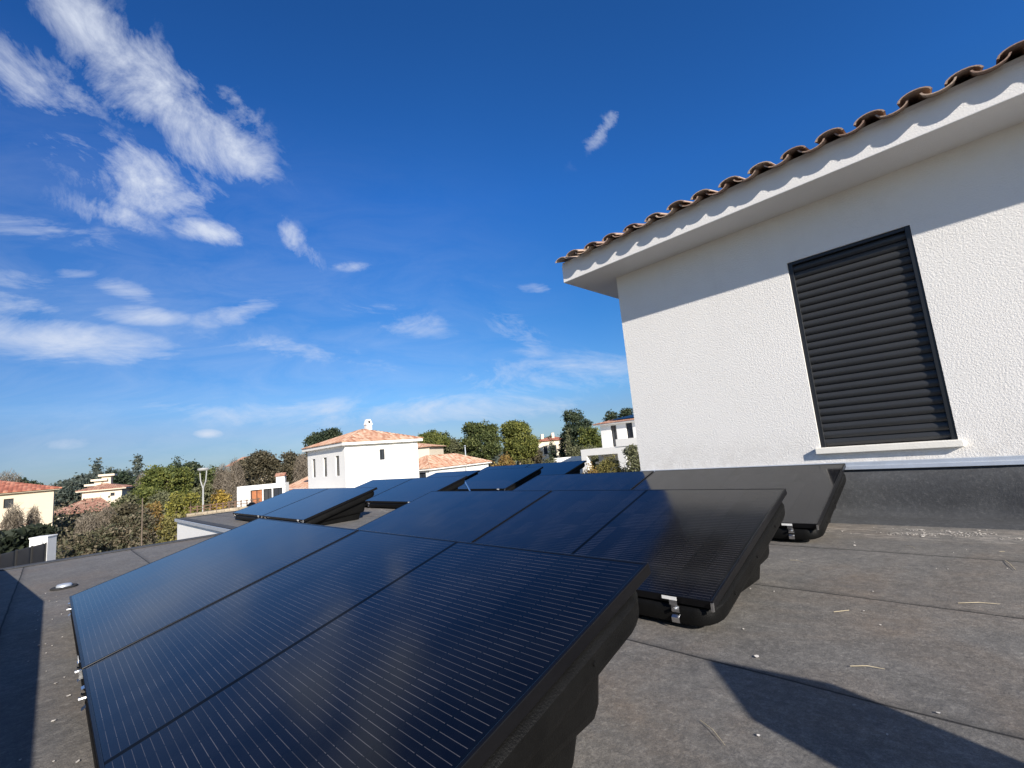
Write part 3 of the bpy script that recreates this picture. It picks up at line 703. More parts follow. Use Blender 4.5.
# (3) garage house
def pz(x, y, z): v = ray(x, y); return v*(z/v[2])
R3, ze = house('garage', 'low white garage with a light orange hipped tile roof beside the big white house', 'garage', 429.5, 468.4, 46, 60)
Z3 = ze
q = at(488, 460.5, 54)-at(429.5, 468.4, 46); LQ = float(np.hypot(q[0], q[1])); R3.rotation_euler.z = math.atan2(q[1], q[0])
block(R3, LQ, 5.2, 0, Z3-.1, 'white_wall', [], [(.5, 1.5, Z3-1.3, Z3-.35)])
mb = MB(); mb.box((-.3, -.3, Z3-.16), (LQ+.3, 5.5, Z3)); mb.build('eave', M['white_wall'], R3)
mb = MB(); hip(mb, -.36, LQ+.36, -.36, 5.56, Z3, .42); mb.build('roof', M['tile'], R3)
mb = MB(); mb.tube([(LQ*.54, -.34, 0), (LQ*.54, -.34, Z3-.05)], .04, 6); mb.build('downpipe', M['lamp'], R3)
# (4) cream house behind
R4, ze = house('cream_house', 'cream house end with a pale tiled roof peeking between the white house and garage', 'house', 429, 446.5, 62, 75)
block(R4, 5.5, 9, 0, ze, 'pale_wall'); R4.location = tuple(at(429, 446.5, 62)[:2])+(ZG,)
R4.rotation_euler.z = math.radians(125)
mb = MB(); hip(mb, -.4, 5.9, -.4, 9.4, ze, .22); mb.build('roof', M['tile'], R4)
# (5) far-left cream house
R5, ze = house('cream_house', 'large cream house with red tiled roof at the far left, small dark upper window', 'house', 54, 489.5, 46, 0, zb=gz(-46, 0))
a5 = at(54, 489.5, 46); b5 = at(0, 494.5, 47); dd = b5-a5; R5.rotation_euler.z = PI-.01
block(R5, 7.5, 13, 0, ze, 'cream_wall', [(3, 4, ze-1.6, ze-.6)], [(1.9, 2.35, ze-.95, ze-.35), (3.6, 4.4, .9, 2.1)])
mb = MB(); mb.box((-.25, -.3, ze-.02), (7.8, 13.3, ze+.07)); mb.build('eave', M['cream_wall'], R5)
mb = MB(); hip(mb, -.35, 7.9, -.4, 13.4, ze+.07, .27); mb.build('roof', M['tile_red'], R5)
mb = MB(); mb.box((-.05, 1.1, ze-2.15), (-.003, 13, ze-2.08)); mb.build('string_course', M['tile_old'], R5)
# (6) mid-left stepped house
R6, ze = house('cream_villa', 'cream villa on the wooded slope with stepped brown tiled roofs at two levels', 'house', 122, 488.5, 78, 0, zb=ZG)
a6 = at(122, 488.5, 78); b6 = at(82, 491.5, 78.6); dd = b6-a6; LB6 = float(np.hypot(dd[0], dd[1])); R6.rotation_euler.z = math.atan2(dd[1], dd[0])-PI/2
block(R6, 7, LB6, 0, ze, 'pale_wall', [], [(.7, 1.1, ze-.8, ze-.4)])
mb = MB(); mb.box((-.45, -.45, ze), (7.4, LB6+.5, ze+.14)); mb.build('eave', M['pale_wall'], R6)
mb = MB(); hip(mb, -.5, 7.5, -.5, LB6+.55, ze+.14, .28, amp=.05); mb.build('roof', M['tile_old'], R6)
block(R6, 4.4, LB6+.9, 0, ze-2.25, 'pale_wall', [], [(1.6, 2.3, ze-3.2, ze-2.7), (3.4, 4.0, ze-3.3, ze-2.8)], name='lower_storey_wall', off=(-4.41, .3))
mb = MB(); tiled_plane(mb, np.array([-5.0, LB6+2.2, ze-2.3]), np.array([0, -1., 0]), np.array([1., 0, .30]), LB6+2.6, lambda s: min(4.8, .6+s*1.6, (LB6+2.6-s)*2.)); mb.build('lower_roof', M['tile_old'], R6)
mb = MB()
for k, (yy, zz) in enumerate(((1.9, 1.4), (2.6, .85), (3.2, .3))): mb.box((1.5, yy-.9, ze+zz+.35), (3.6, yy+.7, ze+zz+.6)); mb.box((1.9, yy-.5, ze+.2), (3.3, yy+.4, ze+zz+.35))
mb.build('stepped_chimney_walls', M['pale_wall'], R6)
# (7) far villa among cypresses
R7, ze = house('cream_villa', 'distant cream villa with tall windows half hidden by the row of cypresses', 'house', 538, 441.5, 85, 55)
block(R7, 6.4, 5, 0, ze, 'pale_wall', [(.9, 1.6, ze-2.4, ze-.9), (2.6, 3.3, ze-2.4, ze-.9), (4.4, 5.2, ze-4.8, ze-3.2)])
mb = MB(); hip(mb, -.4, 6.8, -.4, 5.4, ze, .2, amp=.05); mb.build('roof', M['tile_red'], R7)
mb = MB(); mb.box((1.0, 1.5, ze+.2), (1.5, 2.0, ze+1.3)); mb.box((3.0, 1.5, ze+.2), (3.5, 2.0, ze+1.4)); mb.build('chimney', M['pale_wall'], R7)
block(R7, 4.2, 4, 0, ze-2.2, 'pale_wall', name='wing_wall', off=(6.42, .8))
# (8) right white modern house
R8, ze = house('modern_house', 'modern white house at right with tall windows and a lower terrace block', 'house', 600, 425.5, 40, 0)
a8 = at(600, 425.5, 40); b8 = at(640, 420.5, 36.5); dd = b8-a8; R8.rotation_euler.z = 0.
block(R8, 8, 6, 0, ze, 'white_wall', [(1.0, 1.55, ze-1.85, ze-.12), (2.45, 3.05, ze-1.7, ze-.08)])
mb = MB(); mb.box((-.45, -.35, ze), (8.4, 6.4, ze+.10)); mb.build('eave', M['white_wall'], R8)
mb = MB(); hip(mb, -.5, 8.5, -.4, 6.5, ze+.10, .20); rf8 = mb.build('roof', M['tile_old'], R8)
mb = MB(); mb.add([(.9, .05, ze+.10+.45*.2+.12), (7.1, .05, ze+.10+.45*.2+.12), (5.2, 2.5, ze+.10+2.9*.2+.12), (2.8, 2.5, ze+.10+2.9*.2+.12)], [(0, 1, 2, 3)]); mb.build('roof_solar_array', M['frame'], rf8)
def slabbox(a, b_): return MB().box(a, b_)
mb = MB(); mb.box((-.3, -2.6, ze-2.35), (6.3, -.01, ze-1.85)); mb.box((-.3, -2.6, 0), (.25, -2.1, ze-2.35)); mb.box((3.1, -2.6, 0), (3.8, -2.1, ze-2.35)); mb.box((-.3, -.3, 0), (.2, -.01, ze-2.35)); mb.build('terrace_block', M['white_wall'], R8)
mb = MB(); mb.box((3.1, -2.65, ze-1.845), (7.0, -2.5, ze-1.3)); mb.build('terrace_parapet', M['white_wall'], R8)
mb = MB(); mb.box((.4, -1.8, ze-3.05), (3.0, -1.7, ze-2.9)); mb.box((.6, -1.8, 0), (.75, -1.7, ze-3.05)); mb.box((2.2, -1.8, 0), (2.35, -1.7, ze-3.05)); mb.build('pergola', M['lamp'], R8)
# (9) small far buildings left of the white house
R9, ze = house('stone_cottage', 'small pale stone cottage half hidden by bare branches left of the pool house', 'house', 231, 470, 62, 20)
block(R9, 3.5, 3.2, 0, ze, 'pale_wall'); mb = MB(); gable(mb, -.4, 3.9, -.5, 3.7, ze, .45); mb.build('roof', M['tile_old'], R9); R9.location.z = ZG+.4
R10, ze = house('white_outbuilding', 'tiny white outbuilding gable among the dark oaks above the pool house', 'outbuilding', 276, 476.5, 55, 60)
block(R10, .8, .8, 0, ze, 'white_wall'); mb = MB(); gable(mb, -.1, .9, -.1, .9, ze, .6); mb.build('roof', M['tile_old'], R10)

# ------------------------------------------------------------------ street furniture, gate, fence
c = at(203, 516, 37); top = at(203, 469, 37)[2]
L = empty('street_lamp', (c[0], c[1], ZG), math.radians(35), label='grey street lamp with a Y-shaped fork holding a flat round head', cat='street lamp')
hh = top-ZG
MB().tube([(0, 0, 0), (0, 0, .5), (0, 0, hh-1.25)], [.075, .06, .045], 10).build('pole', M['lamp'], L, smooth=True)
MB().tube([(0, 0, hh-1.27), (-.2, 0, hh-.75), (-.26, 0, hh-.1)], .035, 6).tube([(0, 0, hh-1.27), (.2, 0, hh-.75), (.26, 0, hh-.1)], .035, 6).build('fork', M['lamp'], L)
mb = MB(); disc_rings(mb, [(.05, -.13), (.30, -.10), (.34, -.02), (.3, .05), (.1, .08), (.01, .085)], 20); mb.v = [(a, b_, z+hh) for a, b_, z in mb.v]; mb.build('lamp_head', M['lamp'], L)
c = at(142, 525, 27); z1 = at(142, 498, 27)[2]
L = empty('pole', (c[0], c[1], ZG), label='thin brown wooden pole standing in the scrub below the cream villa', cat='pole')
MB().tube([(0, 0, 0), (0, 0, z1-ZG)], [.03, .022], 8).build('shaft', M['bark'], L); MB().tube([(-.16, 0, z1-ZG-.12), (.16, 0, z1-ZG-.12)], .012, 5).build('crossarm', M['bark'], L)
# white gate pillar with its cap
c = at(47.5, 537.5, 24); e = at(60, 535, 24.6)
PT = c[2]-ZG; L = empty('gate_pillar', (c[0], c[1], ZG), math.atan2(e[1]-c[1], e[0]-c[0]), label='square white rendered gate pillar at the end of the dark gate', cat='pillar')
pw = .52
MB().box((0, 0, 0), (pw, pw, PT)).build('shaft', M['pillar'], L, bevel=.02); MB().box((-.015, -.015, PT+.002), (pw+.015, pw+.015, PT+.05)).build('cap', M['pillar'], L, bevel=.01)
MB().box((-.09, .1, PT-.32), (-.003, .35, PT-.06)).build('letter_flap', M['pillar'], L, bevel=.01)
g0 = at(46, 543, 24.1); g1 = at(-40, 557, 20.5); g0[2] = g1[2] = ZG
dv = g1-g0; Lg = float(np.hypot(dv[0], dv[1])); L = empty('driveway_gate', tuple(g0), math.atan2(dv[1], dv[0]), label='dark grey sliding gate left of the white pillar', cat='gate')
gh = at(46, 543, 24.1)[2]-ZG
MB().box((.02, -.02, .08), (Lg, .02, gh)).build('gate_panel', M['gate'], L); mb = MB()
for k in range(5): mb.box((.05+k*Lg/5, .024, .05), (.11+k*Lg/5, .06, gh+.03))
mb.build('gate_post', M['shutter_frame'], L)
# garden fence posts to the right of the pillar
c0 = at(64, 552, 25.5); c1 = at(110, 541, 31); c0[2] = c1[2] = ZG
dv = c1-c0; Lf = float(np.hypot(dv[0], dv[1])); L = empty('mesh_fence', tuple(c0), math.atan2(dv[1], dv[0]), label='thin dark wire fence with slim posts right of the white pillar', cat='fence')
fh = 1.35; n = 4
for k in range(n): MB().tube([(k*Lf/(n-1), 0, 0), (k*Lf/(n-1), 0, fh)], .04, 6).build('post', M['gate'], L)
mb = MB()
for k in range(7): mb.tube([(0, 0, .1+k*.2), (Lf, 0, .1+k*.2)], .006, 4)
mb.build('wire_panel', M['gate'], L)
# low stone wall with brown rail fence behind the far roof edge
c0 = at(186, 513, 30); c1 = at(262, 496, 31); dv = c1-c0; Lf = float(np.hypot(dv[0], dv[1])); wz = c0[2]-ZG-.05; a_ = math.atan2(dv[1], dv[0])
L = empty('garden_wall', (c0[0], c0[1], ZG), a_, label='long low wall of pale dry stone behind the far roof edge', cat='wall')
mb = MB(); n = 60
for row in range(5):
    x = 0
    while x < Lf:
        l = random.uniform(.25, .55); mb.box((x, -.2+random.uniform(-.03, .03), wz-.6+row*.12), (x+l-.015, .2, wz-.6+row*.12+.115)); x += l
mb.box((0, -.16, 0), (Lf, .16, wz-.6)); mb.build('stone_course', M['stone'], L, bevel=.015)
L = empty('rail_fence', (c0[0], c0[1], ZG+wz), a_, label='brown wooden post and rail fence standing on the stone wall', cat='fence')
for k in range(12): MB().tube([(.2+k*(Lf-.4)/11, 0, .003), (.2+k*(Lf-.4)/11, 0, .36)], .035, 6).build('post', M['rust'], L)
for z in (.15, .3): MB().tube([(.1, 0, z), (Lf-.1, 0, z)], .025, 6).build('rail', M['rust'], L)
# roof vent stack by garage
c = at(465.5, 454, 60); zt = at(465.5, 445.5, 60)[2]; zb_ = c[2]-.2
L = empty('flue_pipe', (c[0]+.0, c[1], zb_), label='short grey metal flue with a flat cap rising above the garage roof', cat='flue')
MB().tube([(0, 0, -1.2), (0, 0, zt-zb_-.15)], .07, 10).build('pipe', M['alu'], L); mb = disc_rings(MB(), [(.16, -.08), (.17, -.03), (.08, .03), (.01, .04)], 14); mb.v = [(a, b_, z+zt-zb_) for a, b_, z in mb.v]; mb.build('cap', M['alu'], L)
# low white walls far off before the modern house
c0 = at(553, 461, 46); c1 = at(581, 457, 46); dv = c1-c0; L = MB().box((0, -.15, 0), (float(np.hypot(dv[0], dv[1])), .15, c0[2]-ZG+.25)).build('boundary_wall', M['white_wall']); L.location = (c0[0], c0[1], ZG); L.rotation_euler.z = math.atan2(dv[1], dv[0])
tag(L, 'low white boundary wall left of the modern house, just above the panels', 'wall')

# ------------------------------------------------------------------ vegetation
def quads(centers, size, aspect=1., radial=None, tint=None, jitter=1.):
    n = len(centers); a = rng.normal(size=(n, 3)); a /= np.linalg.norm(a, axis=1)[:, None]
    if radial is not None: a = radial+jitter*.45*a; a /= np.linalg.norm(a, axis=1)[:, None]
    b = np.cross(a, rng.normal(size=(n, 3))); b /= np.linalg.norm(b, axis=1)[:, None]
    s = (size*rng.uniform(.6, 1.35, n))[:, None]; A = a*s*aspect; B = b*s
    V = np.stack([centers-A-B*.5, centers-A*.2+B, centers+A, centers-A*.2-B], 1) if aspect < 3 else np.stack([centers-A-B, centers-A+B, centers+A+B*.3, centers+A-B*.3], 1)
    return V.reshape(-1, 3), tint
def leafobj(name, V, tint, mat, parent=None):
    n = len(V)//4; me = bpy.data.meshes.new(name); me.vertices.add(4*n); me.vertices.foreach_set('co', V.astype(np.float32).ravel())
    me.loops.add(4*n); me.loops.foreach_set('vertex_index', np.arange(4*n, dtype=np.int32)); me.polygons.add(n); me.polygons.foreach_set('loop_start', np.arange(0, 4*n, 4, dtype=np.int32))
    at_ = me.attributes.new('tint', 'FLOAT', 'POINT'); at_.data.foreach_set('value', np.repeat(tint, 4).astype(np.float32))
    me.materials.append(mat); me.update(calc_edges=True)
    o = bpy.data.objects.new(name, me); COL.objects.link(o)
    if parent is not None: o.parent = parent
    return o
def crown_pts(lobes, nclump, per, spread):
    """lobes: (cx,cy,cz,rx,ry,rz); clumps sit towards the lobes' outside"""
    lb = np.array(lobes, float); wts = lb[:, 3]*lb[:, 4]*lb[:, 5]; wts = wts**.7; wts /= wts.sum(); idx = rng.choice(len(lb), nclump, p=wts)
    d = rng.normal(size=(nclump, 3)); d /= np.linalg.norm(d, axis=1)[:, None]; r = rng.uniform(.35, 1.0, nclump)**.5*rng.uniform(.85, 1.06, nclump)
    cc = lb[idx, :3]+d*r[:, None]*lb[idx, 3:]; tt = rng.uniform(0, 1, nclump)
    P = np.repeat(cc, per, 0)+rng.normal(size=(nclump*per, 3))*spread*np.array([1, 1, .7]); T = np.clip(np.repeat(tt, per)+rng.normal(size=nclump*per)*.15, 0, 1)
    return P, T
def branchy(mb, h0, lobes, r, lean=(0, 0)):
    top = np.array([lean[0], lean[1], h0]); mid = top*.5+np.array([random.uniform(-.1, .1), random.uniform(-.1, .1), 0])
    mb.tube([(0, 0, -.3), mid, top], [r, r*.8, r*.6], 8)
    for lb in lobes[:9]:
        c_ = np.array(lb[:3]); m_ = (top+c_)/2+np.array([0, 0, -.05*np.linalg.norm(c_-top)]); mb.tube([top, m_, c_], [r*.45, r*.3, r*.12], 5)
def tree(px, ytop, wpx, D, kind, label, cat='tree', zbase=None, name=None, hfrac=.55, mat=None, dens=1., trunkmat='bark', squash=None):
    c = at(px, ytop, D); zb = float(gz(c[0], c[1])) if zbase is None else zbase; Ht = c[2]-zb
    e = at(px+wpx/2, ytop, D)-c; R = float(np.hypot(e[0], e[1]))
    nm = name or {'round': 'round_pine', 'umbrella': 'umbrella_pine', 'conifer': 'conifer', 'cypress': 'cypress', 'oak': 'oak', 'shrub': 'shrub', 'bare': 'bare_tree', 'bush': 'bush'}[kind]
    root = empty(nm, (c[0], c[1], zb), random.uniform(0, 6), label=label, cat=cat, group=None)
    S = D/467.  # metres per pixel at that distance
    lobes = []; H0 = Ht*(1-hfrac)
    if kind in ('round', 'oak', 'bush', 'umbrella', 'shrub'):
        ch_ = Ht-H0 if kind != 'umbrella' else Ht*min(hfrac, .5); zc = Ht-ch_/2
        lobes.append((0, 0, zc, R*.8, R*.8, ch_*.44))
        for k in range(16 if kind != 'shrub' else 9):
            a = random.uniform(0, 2*PI); q = random.uniform(-.75, .8); rr = R*random.uniform(.2, .42); rad = (R-rr)*math.sqrt(max(0.05, 1-q*q*.85))
            zz = zc+q*(ch_/2-rr*.5); lobes.append((rad*math.cos(a), rad*math.sin(a), max(rr*.4, zz), rr, rr, min(rr*random.uniform(.6, .95), ch_/2)))
    elif kind == 'cypress':
        for k in range(8):
            q = k/7; lobes.append((0, 0, Ht*(.08+.88*q)-.0, R*(1-q**2*.85)*.9, R*(1-q**2*.85)*.9, Ht*.09))
    elif kind == 'conifer':
        for k in range(9):
            q = k/8; rr = R*(1-q*.8)
            for j in range(3):
                a = random.uniform(0, 2*PI); lobes.append((rr*.45*math.cos(a), rr*.45*math.sin(a), Ht*(.15+.82*q), rr*.55, rr*.55, Ht*.05))
    if kind == 'bare':
        n = int(2600*dens); zc = Ht*.58; d = rng.normal(size=(n, 3)); d /= np.linalg.norm(d, axis=1)[:, None]; rr = rng.uniform(.1, 1, n)**.6
        P = np.array([0, 0, zc])+d*rr[:, None]*np.array([R, R, Ht*.42]); rad = P-np.array([0, 0, Ht*.12]); rad /= np.linalg.norm(rad, axis=1)[:, None]
        sz = max(.008, S*.15); V, _ = quads(P, sz, aspect=max(6, Ht*.055/sz), radial=rad, jitter=1.9)
        leafobj('twigs', V, rng.uniform(0, 1, n), mat or M['twig'], root)
        mb = MB(); lobes = [(R*.6*math.cos(a), R*.6*math.sin(a), Ht*random.uniform(.55, .85), 1, 1, 1) for a in np.linspace(0, 6, 7)]
        branchy(mb, Ht*.3, lobes, max(.05, Ht*.022)); mb.build('trunk', M['bark'], root); return root
    leaf = max(.045, S*.8); vol = sum(l[3]*l[4] for l in lobes)
    ncl = int(min(2200, max(160, 3.0*vol/(leaf*leaf*3)*dens))); per = 14
    P, T = crown_pts(lobes, ncl, per, leaf*1.9)
    P[:, 2] = np.maximum(P[:, 2], .05)
    V, _ = quads(P, leaf*.75, aspect=1.5)
    leafobj('crown', V, T, mat or M['pine'], root)
    mb = MB(); branchy(mb, max(.3, H0*1.05 if kind != 'cypress' else Ht*.8), [] if kind == 'cypress' else lobes[1:8], max(.04, Ht*.022)); mb.build('trunk', M[trunkmat], root)
    return root

T_ = [
 (480, 418, 42, 62, 'round', 'dark green round stone pine, left one of the big pair above the garage', 'pine', .72),
 (516, 418, 41, 64, 'round', 'yellow-green round stone pine, right one of the big pair', 'yg', .72),
 (575, 407, 32, 75, 'ragged', 'tall ragged dark pine left of the modern white house', 'dark_ever', .8),
 (588, 425, 26, 60, 'round', 'bright green round pine at the foot of the tall ragged pine', 'pine2', .75),
 (324, 427, 42, 62, 'ragged2', 'dark pine rising behind the left end of the big white house', 'dark_ever', .7),
 (428, 430, 40, 70, 'umbrella', 'low spreading green pine right behind the white house roof', 'pine2', .6),
 (455, 436, 38, 78, 'oak', 'dull dark evergreen between the spreading pine and the round pair', 'olive', .8),
 (445, 428, 5, 110, 'cypress', 'tiny dark cypress tip poking above the trees over the garage', 'dark_ever', .9),
 (610, 408, 14, 85, 'oak', 'left dark tree crown over the modern house roof', 'dark_ever', .6),
 (624, 406, 16, 85, 'oak', 'middle dark tree crown over the modern house roof', 'dark_ever', .6),
 (637, 403, 14, 85, 'oak', 'dark tree crown beside the villa wall corner, above the modern house', 'dark_ever', .6),
 (551, 437, 4.5, 70, 'cypress', 'slim cypress standing before the distant cream villa', 'dark_ever', .9),
 (561, 432, 8, 78, 'conifer', 'small dark fir right of the distant cream villa', 'dark_ever', .9),
 (567, 431, 8, 66, 'cypress', 'broad olive-green cypress beside the small dark fir', 'olive', .9),
 (532, 447, 20, 66, 'bush', 'rounded grey-brown tree hiding the left of the distant villa', 'brown_oak', .8),
 (598, 433, 16, 62, 'oak', 'grey-green tree tucked behind the modern house terrace', 'blue_ever', .8),
 (583, 445, 44, 52, 'bush', 'wide grey-green bush left of the modern house terrace', 'olive', .9),
 (260, 447, 48, 60, 'oak', 'broad dark brown-green oak above the pool house', 'brown_oak', .85),
 (292, 449, 34, 58, 'oak', 'brownish oak between the broad dark oak and the white house', 'brown_oak', .85),
 (303, 452, 20, 52, 'bare', 'bare grey tree touching the left edge of the white house', 'twig', .8),
 (168, 461, 52, 62, 'round', 'big green and yellow pine left of the street lamp head', 'pine2', .8),
 (178, 458, 10, 66, 'conifer', 'dark pointed treetop just above the big green and yellow pine', 'dark_ever', .8),
 (191, 460, 22, 70, 'umbrella', 'flat-topped dark pine behind the street lamp', 'dark_ever', .6),
 (211, 463, 26, 64, 'round', 'green pine right behind the street lamp head', 'pine', .8),
 (240, 455, 12, 56, 'oak', 'dark treetop above the small stone cottage', 'brown_oak', .7),
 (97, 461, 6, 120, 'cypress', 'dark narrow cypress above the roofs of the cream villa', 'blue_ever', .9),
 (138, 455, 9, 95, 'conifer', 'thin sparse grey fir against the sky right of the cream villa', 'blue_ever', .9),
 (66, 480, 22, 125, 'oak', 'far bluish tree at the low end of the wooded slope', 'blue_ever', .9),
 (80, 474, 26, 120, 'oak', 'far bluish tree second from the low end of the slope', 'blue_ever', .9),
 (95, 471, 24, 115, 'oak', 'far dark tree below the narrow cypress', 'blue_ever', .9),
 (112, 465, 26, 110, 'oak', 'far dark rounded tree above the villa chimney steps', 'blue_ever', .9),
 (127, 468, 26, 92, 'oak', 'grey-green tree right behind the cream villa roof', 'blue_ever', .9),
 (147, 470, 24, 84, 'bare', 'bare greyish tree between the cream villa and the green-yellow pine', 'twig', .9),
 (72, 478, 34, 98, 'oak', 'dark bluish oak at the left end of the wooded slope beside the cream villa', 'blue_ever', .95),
 (118, 470, 34, 88, 'oak', 'dense dark evergreen above the right end of the cream villa roof', 'dark_ever', .95),
 (148, 476, 36, 74, 'round', 'mid-green pine between the cream villa and the big green and yellow pine', 'pine', .95),
 (205, 470, 34, 74, 'oak', 'brown-green oak behind the street lamp fork', 'brown_oak', .95),
 (228, 467, 26, 70, 'oak', 'olive oak left of the stone cottage', 'olive', .95),
 (160, 488, 34, 50, 'bush', 'olive-green rounded bush above the russet bush', 'olive', .95),
 (130, 500, 34, 42, 'bush', 'grey-brown rounded bush left of the russet bush', 'brown_oak', .95),
 (8, 471, 40, 85, 'bare', 'hazy bare tree behind the far-left red roof', 'twig', .8),
 (24, 478, 8, 90, 'oak', 'small dark treetop at the ridge of the far-left red roof', 'dark_ever', .6),
 (34, 480, 12, 90, 'oak', 'low dark treetop behind the red roof slope', 'dark_ever', .6),
 (178, 489, 30, 42, 'shrub', 'yellow-green leafy bush at the left of the street lamp pole', 'yellowgreen', .9),
 (194, 488, 22, 40, 'shrub', 'bright yellow-green bush touching the street lamp pole', 'yellowgreen', .9),
 (219, 485, 20, 40, 'shrub', 'golden yellow bush right of the street lamp pole', 'yellow', .9),
 (152, 497, 24, 38, 'shrub', 'russet and orange bush left of the yellow-green ones', 'orange', .9),
 (172, 512, 32, 30, 'shrub', 'olive-yellow bush at the corner of the white roof face', 'yellowgreen2', .95),
 (235, 459, 20, 48, 'bare', 'tall bare brown tree left of the pool house', 'twig', .9),
 (222, 464, 18, 52, 'bare', 'slender bare tree right of the street lamp', 'twig', .9),
 (203, 478, 26, 54, 'bush', 'low olive tree behind the street lamp pole', 'olive', .9),
 (126, 492, 28, 52, 'bush', 'rounded grey-green tree in front of the cream villa right wall', 'olive', .9),
 (150, 483, 32, 58, 'bush', 'rounded green tree between the cream villa and the golden bushes', 'pine2', .9),
 (168, 478, 26, 62, 'bare', 'bare brown tree under the green-yellow pine', 'twig', .9),
 (108, 506, 26, 44, 'bare', 'bare brown shrub low in front of the cream villa', 'twig', .9),
 (88, 512, 26, 40, 'bare', 'bare shrub at the shaded gap beside the far-left house', 'twig', .9),
 (14, 503, 26, 33, 'bare', 'pale bare shrub against the far-left cream wall', 'twig', .9),
 (34, 507, 18, 34, 'bare', 'pale bare shrub near the right end of the far-left wall', 'twig', .9),
 (141, 505, 34, 34, 'shrub', 'grey-green shrub around the thin pole', 'scrub', .9),
 (112, 521, 40, 30, 'shrub', 'dull grey-green shrub right of the wire fence', 'scrub', .95),
 (85, 528, 32, 28, 'shrub', 'dull green shrub behind the wire fence', 'scrub', .95),
 (632, 441, 30, 27, 'shrub', 'upright grey-green bush against the villa wall corner', 'olive', .95),
 (608, 452, 34, 28, 'shrub', 'olive and yellow bush before the modern house terrace', 'yellowgreen2', .95),
 (590, 460, 20, 26, 'shrub', 'russet bush at the right end of the last panels', 'orange', .95),
 (505, 452, 26, 44, 'shrub', 'russet hedge bush right of the garage roof', 'orange', .95),
 (528, 456, 22, 42, 'shrub', 'yellowish bush in front of the grey-brown tree', 'yellowgreen2', .95),
 (548, 455, 20, 44, 'shrub', 'olive bush below the distant cream villa', 'olive', .95),
 (494, 458, 14, 38, 'shrub', 'reddish bush at the garage corner', 'orange', .95),
]
M['pine2'] = leafmat('light_pine_needles', [(.25, (.055, .075, .02)), (.5, (.11, .13, .035)), (.8, (.20, .205, .05))])
M['yg'] = leafmat('yellowish_pine_needles', [(.25, (.07, .085, .022)), (.5, (.14, .155, .04)), (.8, (.24, .235, .06))])
M['yellowgreen2'] = leafmat('olive_yellow_leaves', [(.25, (.10, .095, .035)), (.5, (.19, .17, .055)), (.8, (.27, .235, .085))])
for (px, yt, wp, D, kd, lb, mt, hf) in T_:
    kk = 'oak' if kd.startswith('ragged') else kd
    nm = None
    if mt in ('orange', 'yellow', 'yellowgreen', 'yellowgreen2') and kd == 'shrub': nm = 'leafy_bush'
    if kd == 'bush': nm = 'round_bush'
    if kd.startswith('ragged'): nm = 'ragged_pine'
    if kd == 'oak' and mt in ('dark_ever', 'blue_ever'): nm = 'evergreen_tree'
    cat = 'bush' if kd in ('shrub', 'bush') else 'tree'
    tree(px, yt, wp, D, kk, lb, cat, hfrac=hf, mat=M[mt], name=nm, trunkmat='pale_bark' if kd == 'round' else 'bark', dens=1.)

# dark clipped hedge behind the gate
c0 = at(44, 540, 27); c1 = at(-30, 548, 25.5); dv = c1-c0; Lh = float(np.hypot(dv[0], dv[1])); hz_ = at(20, 531, 27)[2]-ZG
n = 9000; P = np.stack([rng.uniform(0, Lh, n), rng.uniform(-.6, .6, n), rng.uniform(.0, 1., n)], 1); P[:, 2] = P[:, 2]*(hz_+.12*np.sin(P[:, 0]*2.1)+.08*np.sin(P[:, 0]*5.3))
V, _ = quads(P, .09, 1.4); o = leafobj('hedge', V, rng.uniform(0, 1, n), M['hedge']); o.location = (c0[0], c0[1], ZG); o.rotation_euler.z = math.atan2(dv[1], dv[0])
tag(o, 'dark shaded hedge running behind the sliding gate', 'hedge')

# scrub on the slope: mixed low growth nobody could count
n = 90000; cl = 1700
ang_px = rng.uniform(40, 250, cl); Dd = rng.uniform(26, 120, cl)**1.0; PT_ = np.array([at(a, 500, d) for a, d in zip(ang_px, Dd)])
cz = gz(PT_[:, 0], PT_[:, 1]); hgt = rng.uniform(.4, 1.5, cl)*(.7+.5*(Dd > 40)); rad = rng.uniform(.5, 1.5, cl)*(1+Dd/90)
ii = rng.integers(0, cl, n); q = rng.normal(size=(n, 3))*.5
P = np.stack([PT_[ii, 0]+q[:, 0]*rad[ii], PT_[ii, 1]+q[:, 1]*rad[ii], cz[ii]+np.abs(q[:, 2]+.5)*hgt[ii]], 1)
sz = .028+Dd[ii]*.00075
a_ = rng.normal(size=(n, 3)); V, _ = quads(P, 1., 1.6); V = V.reshape(n, 4, 3); V = P[:, None]+(V-P[:, None])*sz[:, None, None]
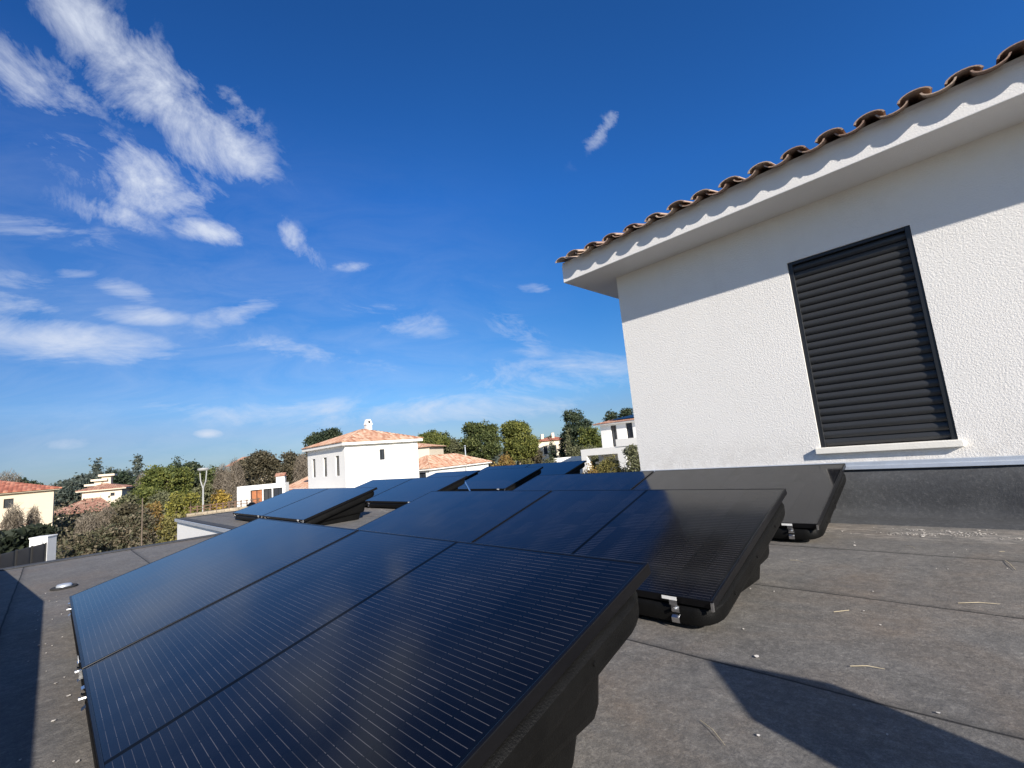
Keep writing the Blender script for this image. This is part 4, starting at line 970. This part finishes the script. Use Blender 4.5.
o = leafobj('scrub', V.reshape(-1, 3), np.clip(rng.uniform(0, 1, cl)[ii]+rng.normal(size=n)*.1, 0, 1), M['scrub']); tag(o, 'tangled grey-brown and olive scrub covering the slope', 'scrub', kind='stuff')
# meadow weeds before the right-hand hedges
n = 14000; ang_px = rng.uniform(470, 640, n); Dd = rng.uniform(28, 95, n); PT_ = np.array([at(a, 460, d) for a, d in zip(ang_px, Dd)])
P = np.stack([PT_[:, 0], PT_[:, 1], gz(PT_[:, 0], PT_[:, 1])+rng.uniform(0, 1.3, n)], 1); V, _ = quads(P, .13, 1.6)
o = leafobj('meadow_growth', V, rng.uniform(0, 1, n), M['yellowgreen2']); tag(o, 'olive and yellow meadow growth below the round pines', 'ground cover', kind='stuff')
# far wood closing the horizon
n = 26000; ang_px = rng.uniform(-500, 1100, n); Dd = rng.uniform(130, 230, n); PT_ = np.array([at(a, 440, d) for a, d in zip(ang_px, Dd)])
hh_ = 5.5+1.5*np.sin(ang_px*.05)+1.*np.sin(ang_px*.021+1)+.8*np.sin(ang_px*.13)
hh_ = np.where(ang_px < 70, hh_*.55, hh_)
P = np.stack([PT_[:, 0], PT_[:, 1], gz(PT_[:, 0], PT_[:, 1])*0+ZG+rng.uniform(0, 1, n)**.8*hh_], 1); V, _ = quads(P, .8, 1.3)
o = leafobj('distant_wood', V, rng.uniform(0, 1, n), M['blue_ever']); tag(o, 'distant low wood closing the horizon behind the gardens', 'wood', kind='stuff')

# ------------------------------------------------------------------ camera and colour
cam = bpy.data.cameras.new('camera'); co = bpy.data.objects.new('camera', cam); COL.objects.link(co); sc.camera = co
cam.sensor_width = 36; cam.lens = 36*F/1024; cam.clip_start = .05; cam.clip_end = 3000
mt = mathutils.Matrix(((RT[0], UP[0], -FW[0], 0), (RT[1], UP[1], -FW[1], 0), (RT[2], UP[2], -FW[2], 0), (0, 0, 0, 1))); co.matrix_world = mt
sc.view_settings.view_transform = 'Standard'; sc.view_settings.look = 'None'; sc.view_settings.gamma = 1; sc.view_settings.exposure = 0.6
sc.view_settings.use_curve_mapping = False
sc.cycles.use_denoising = True
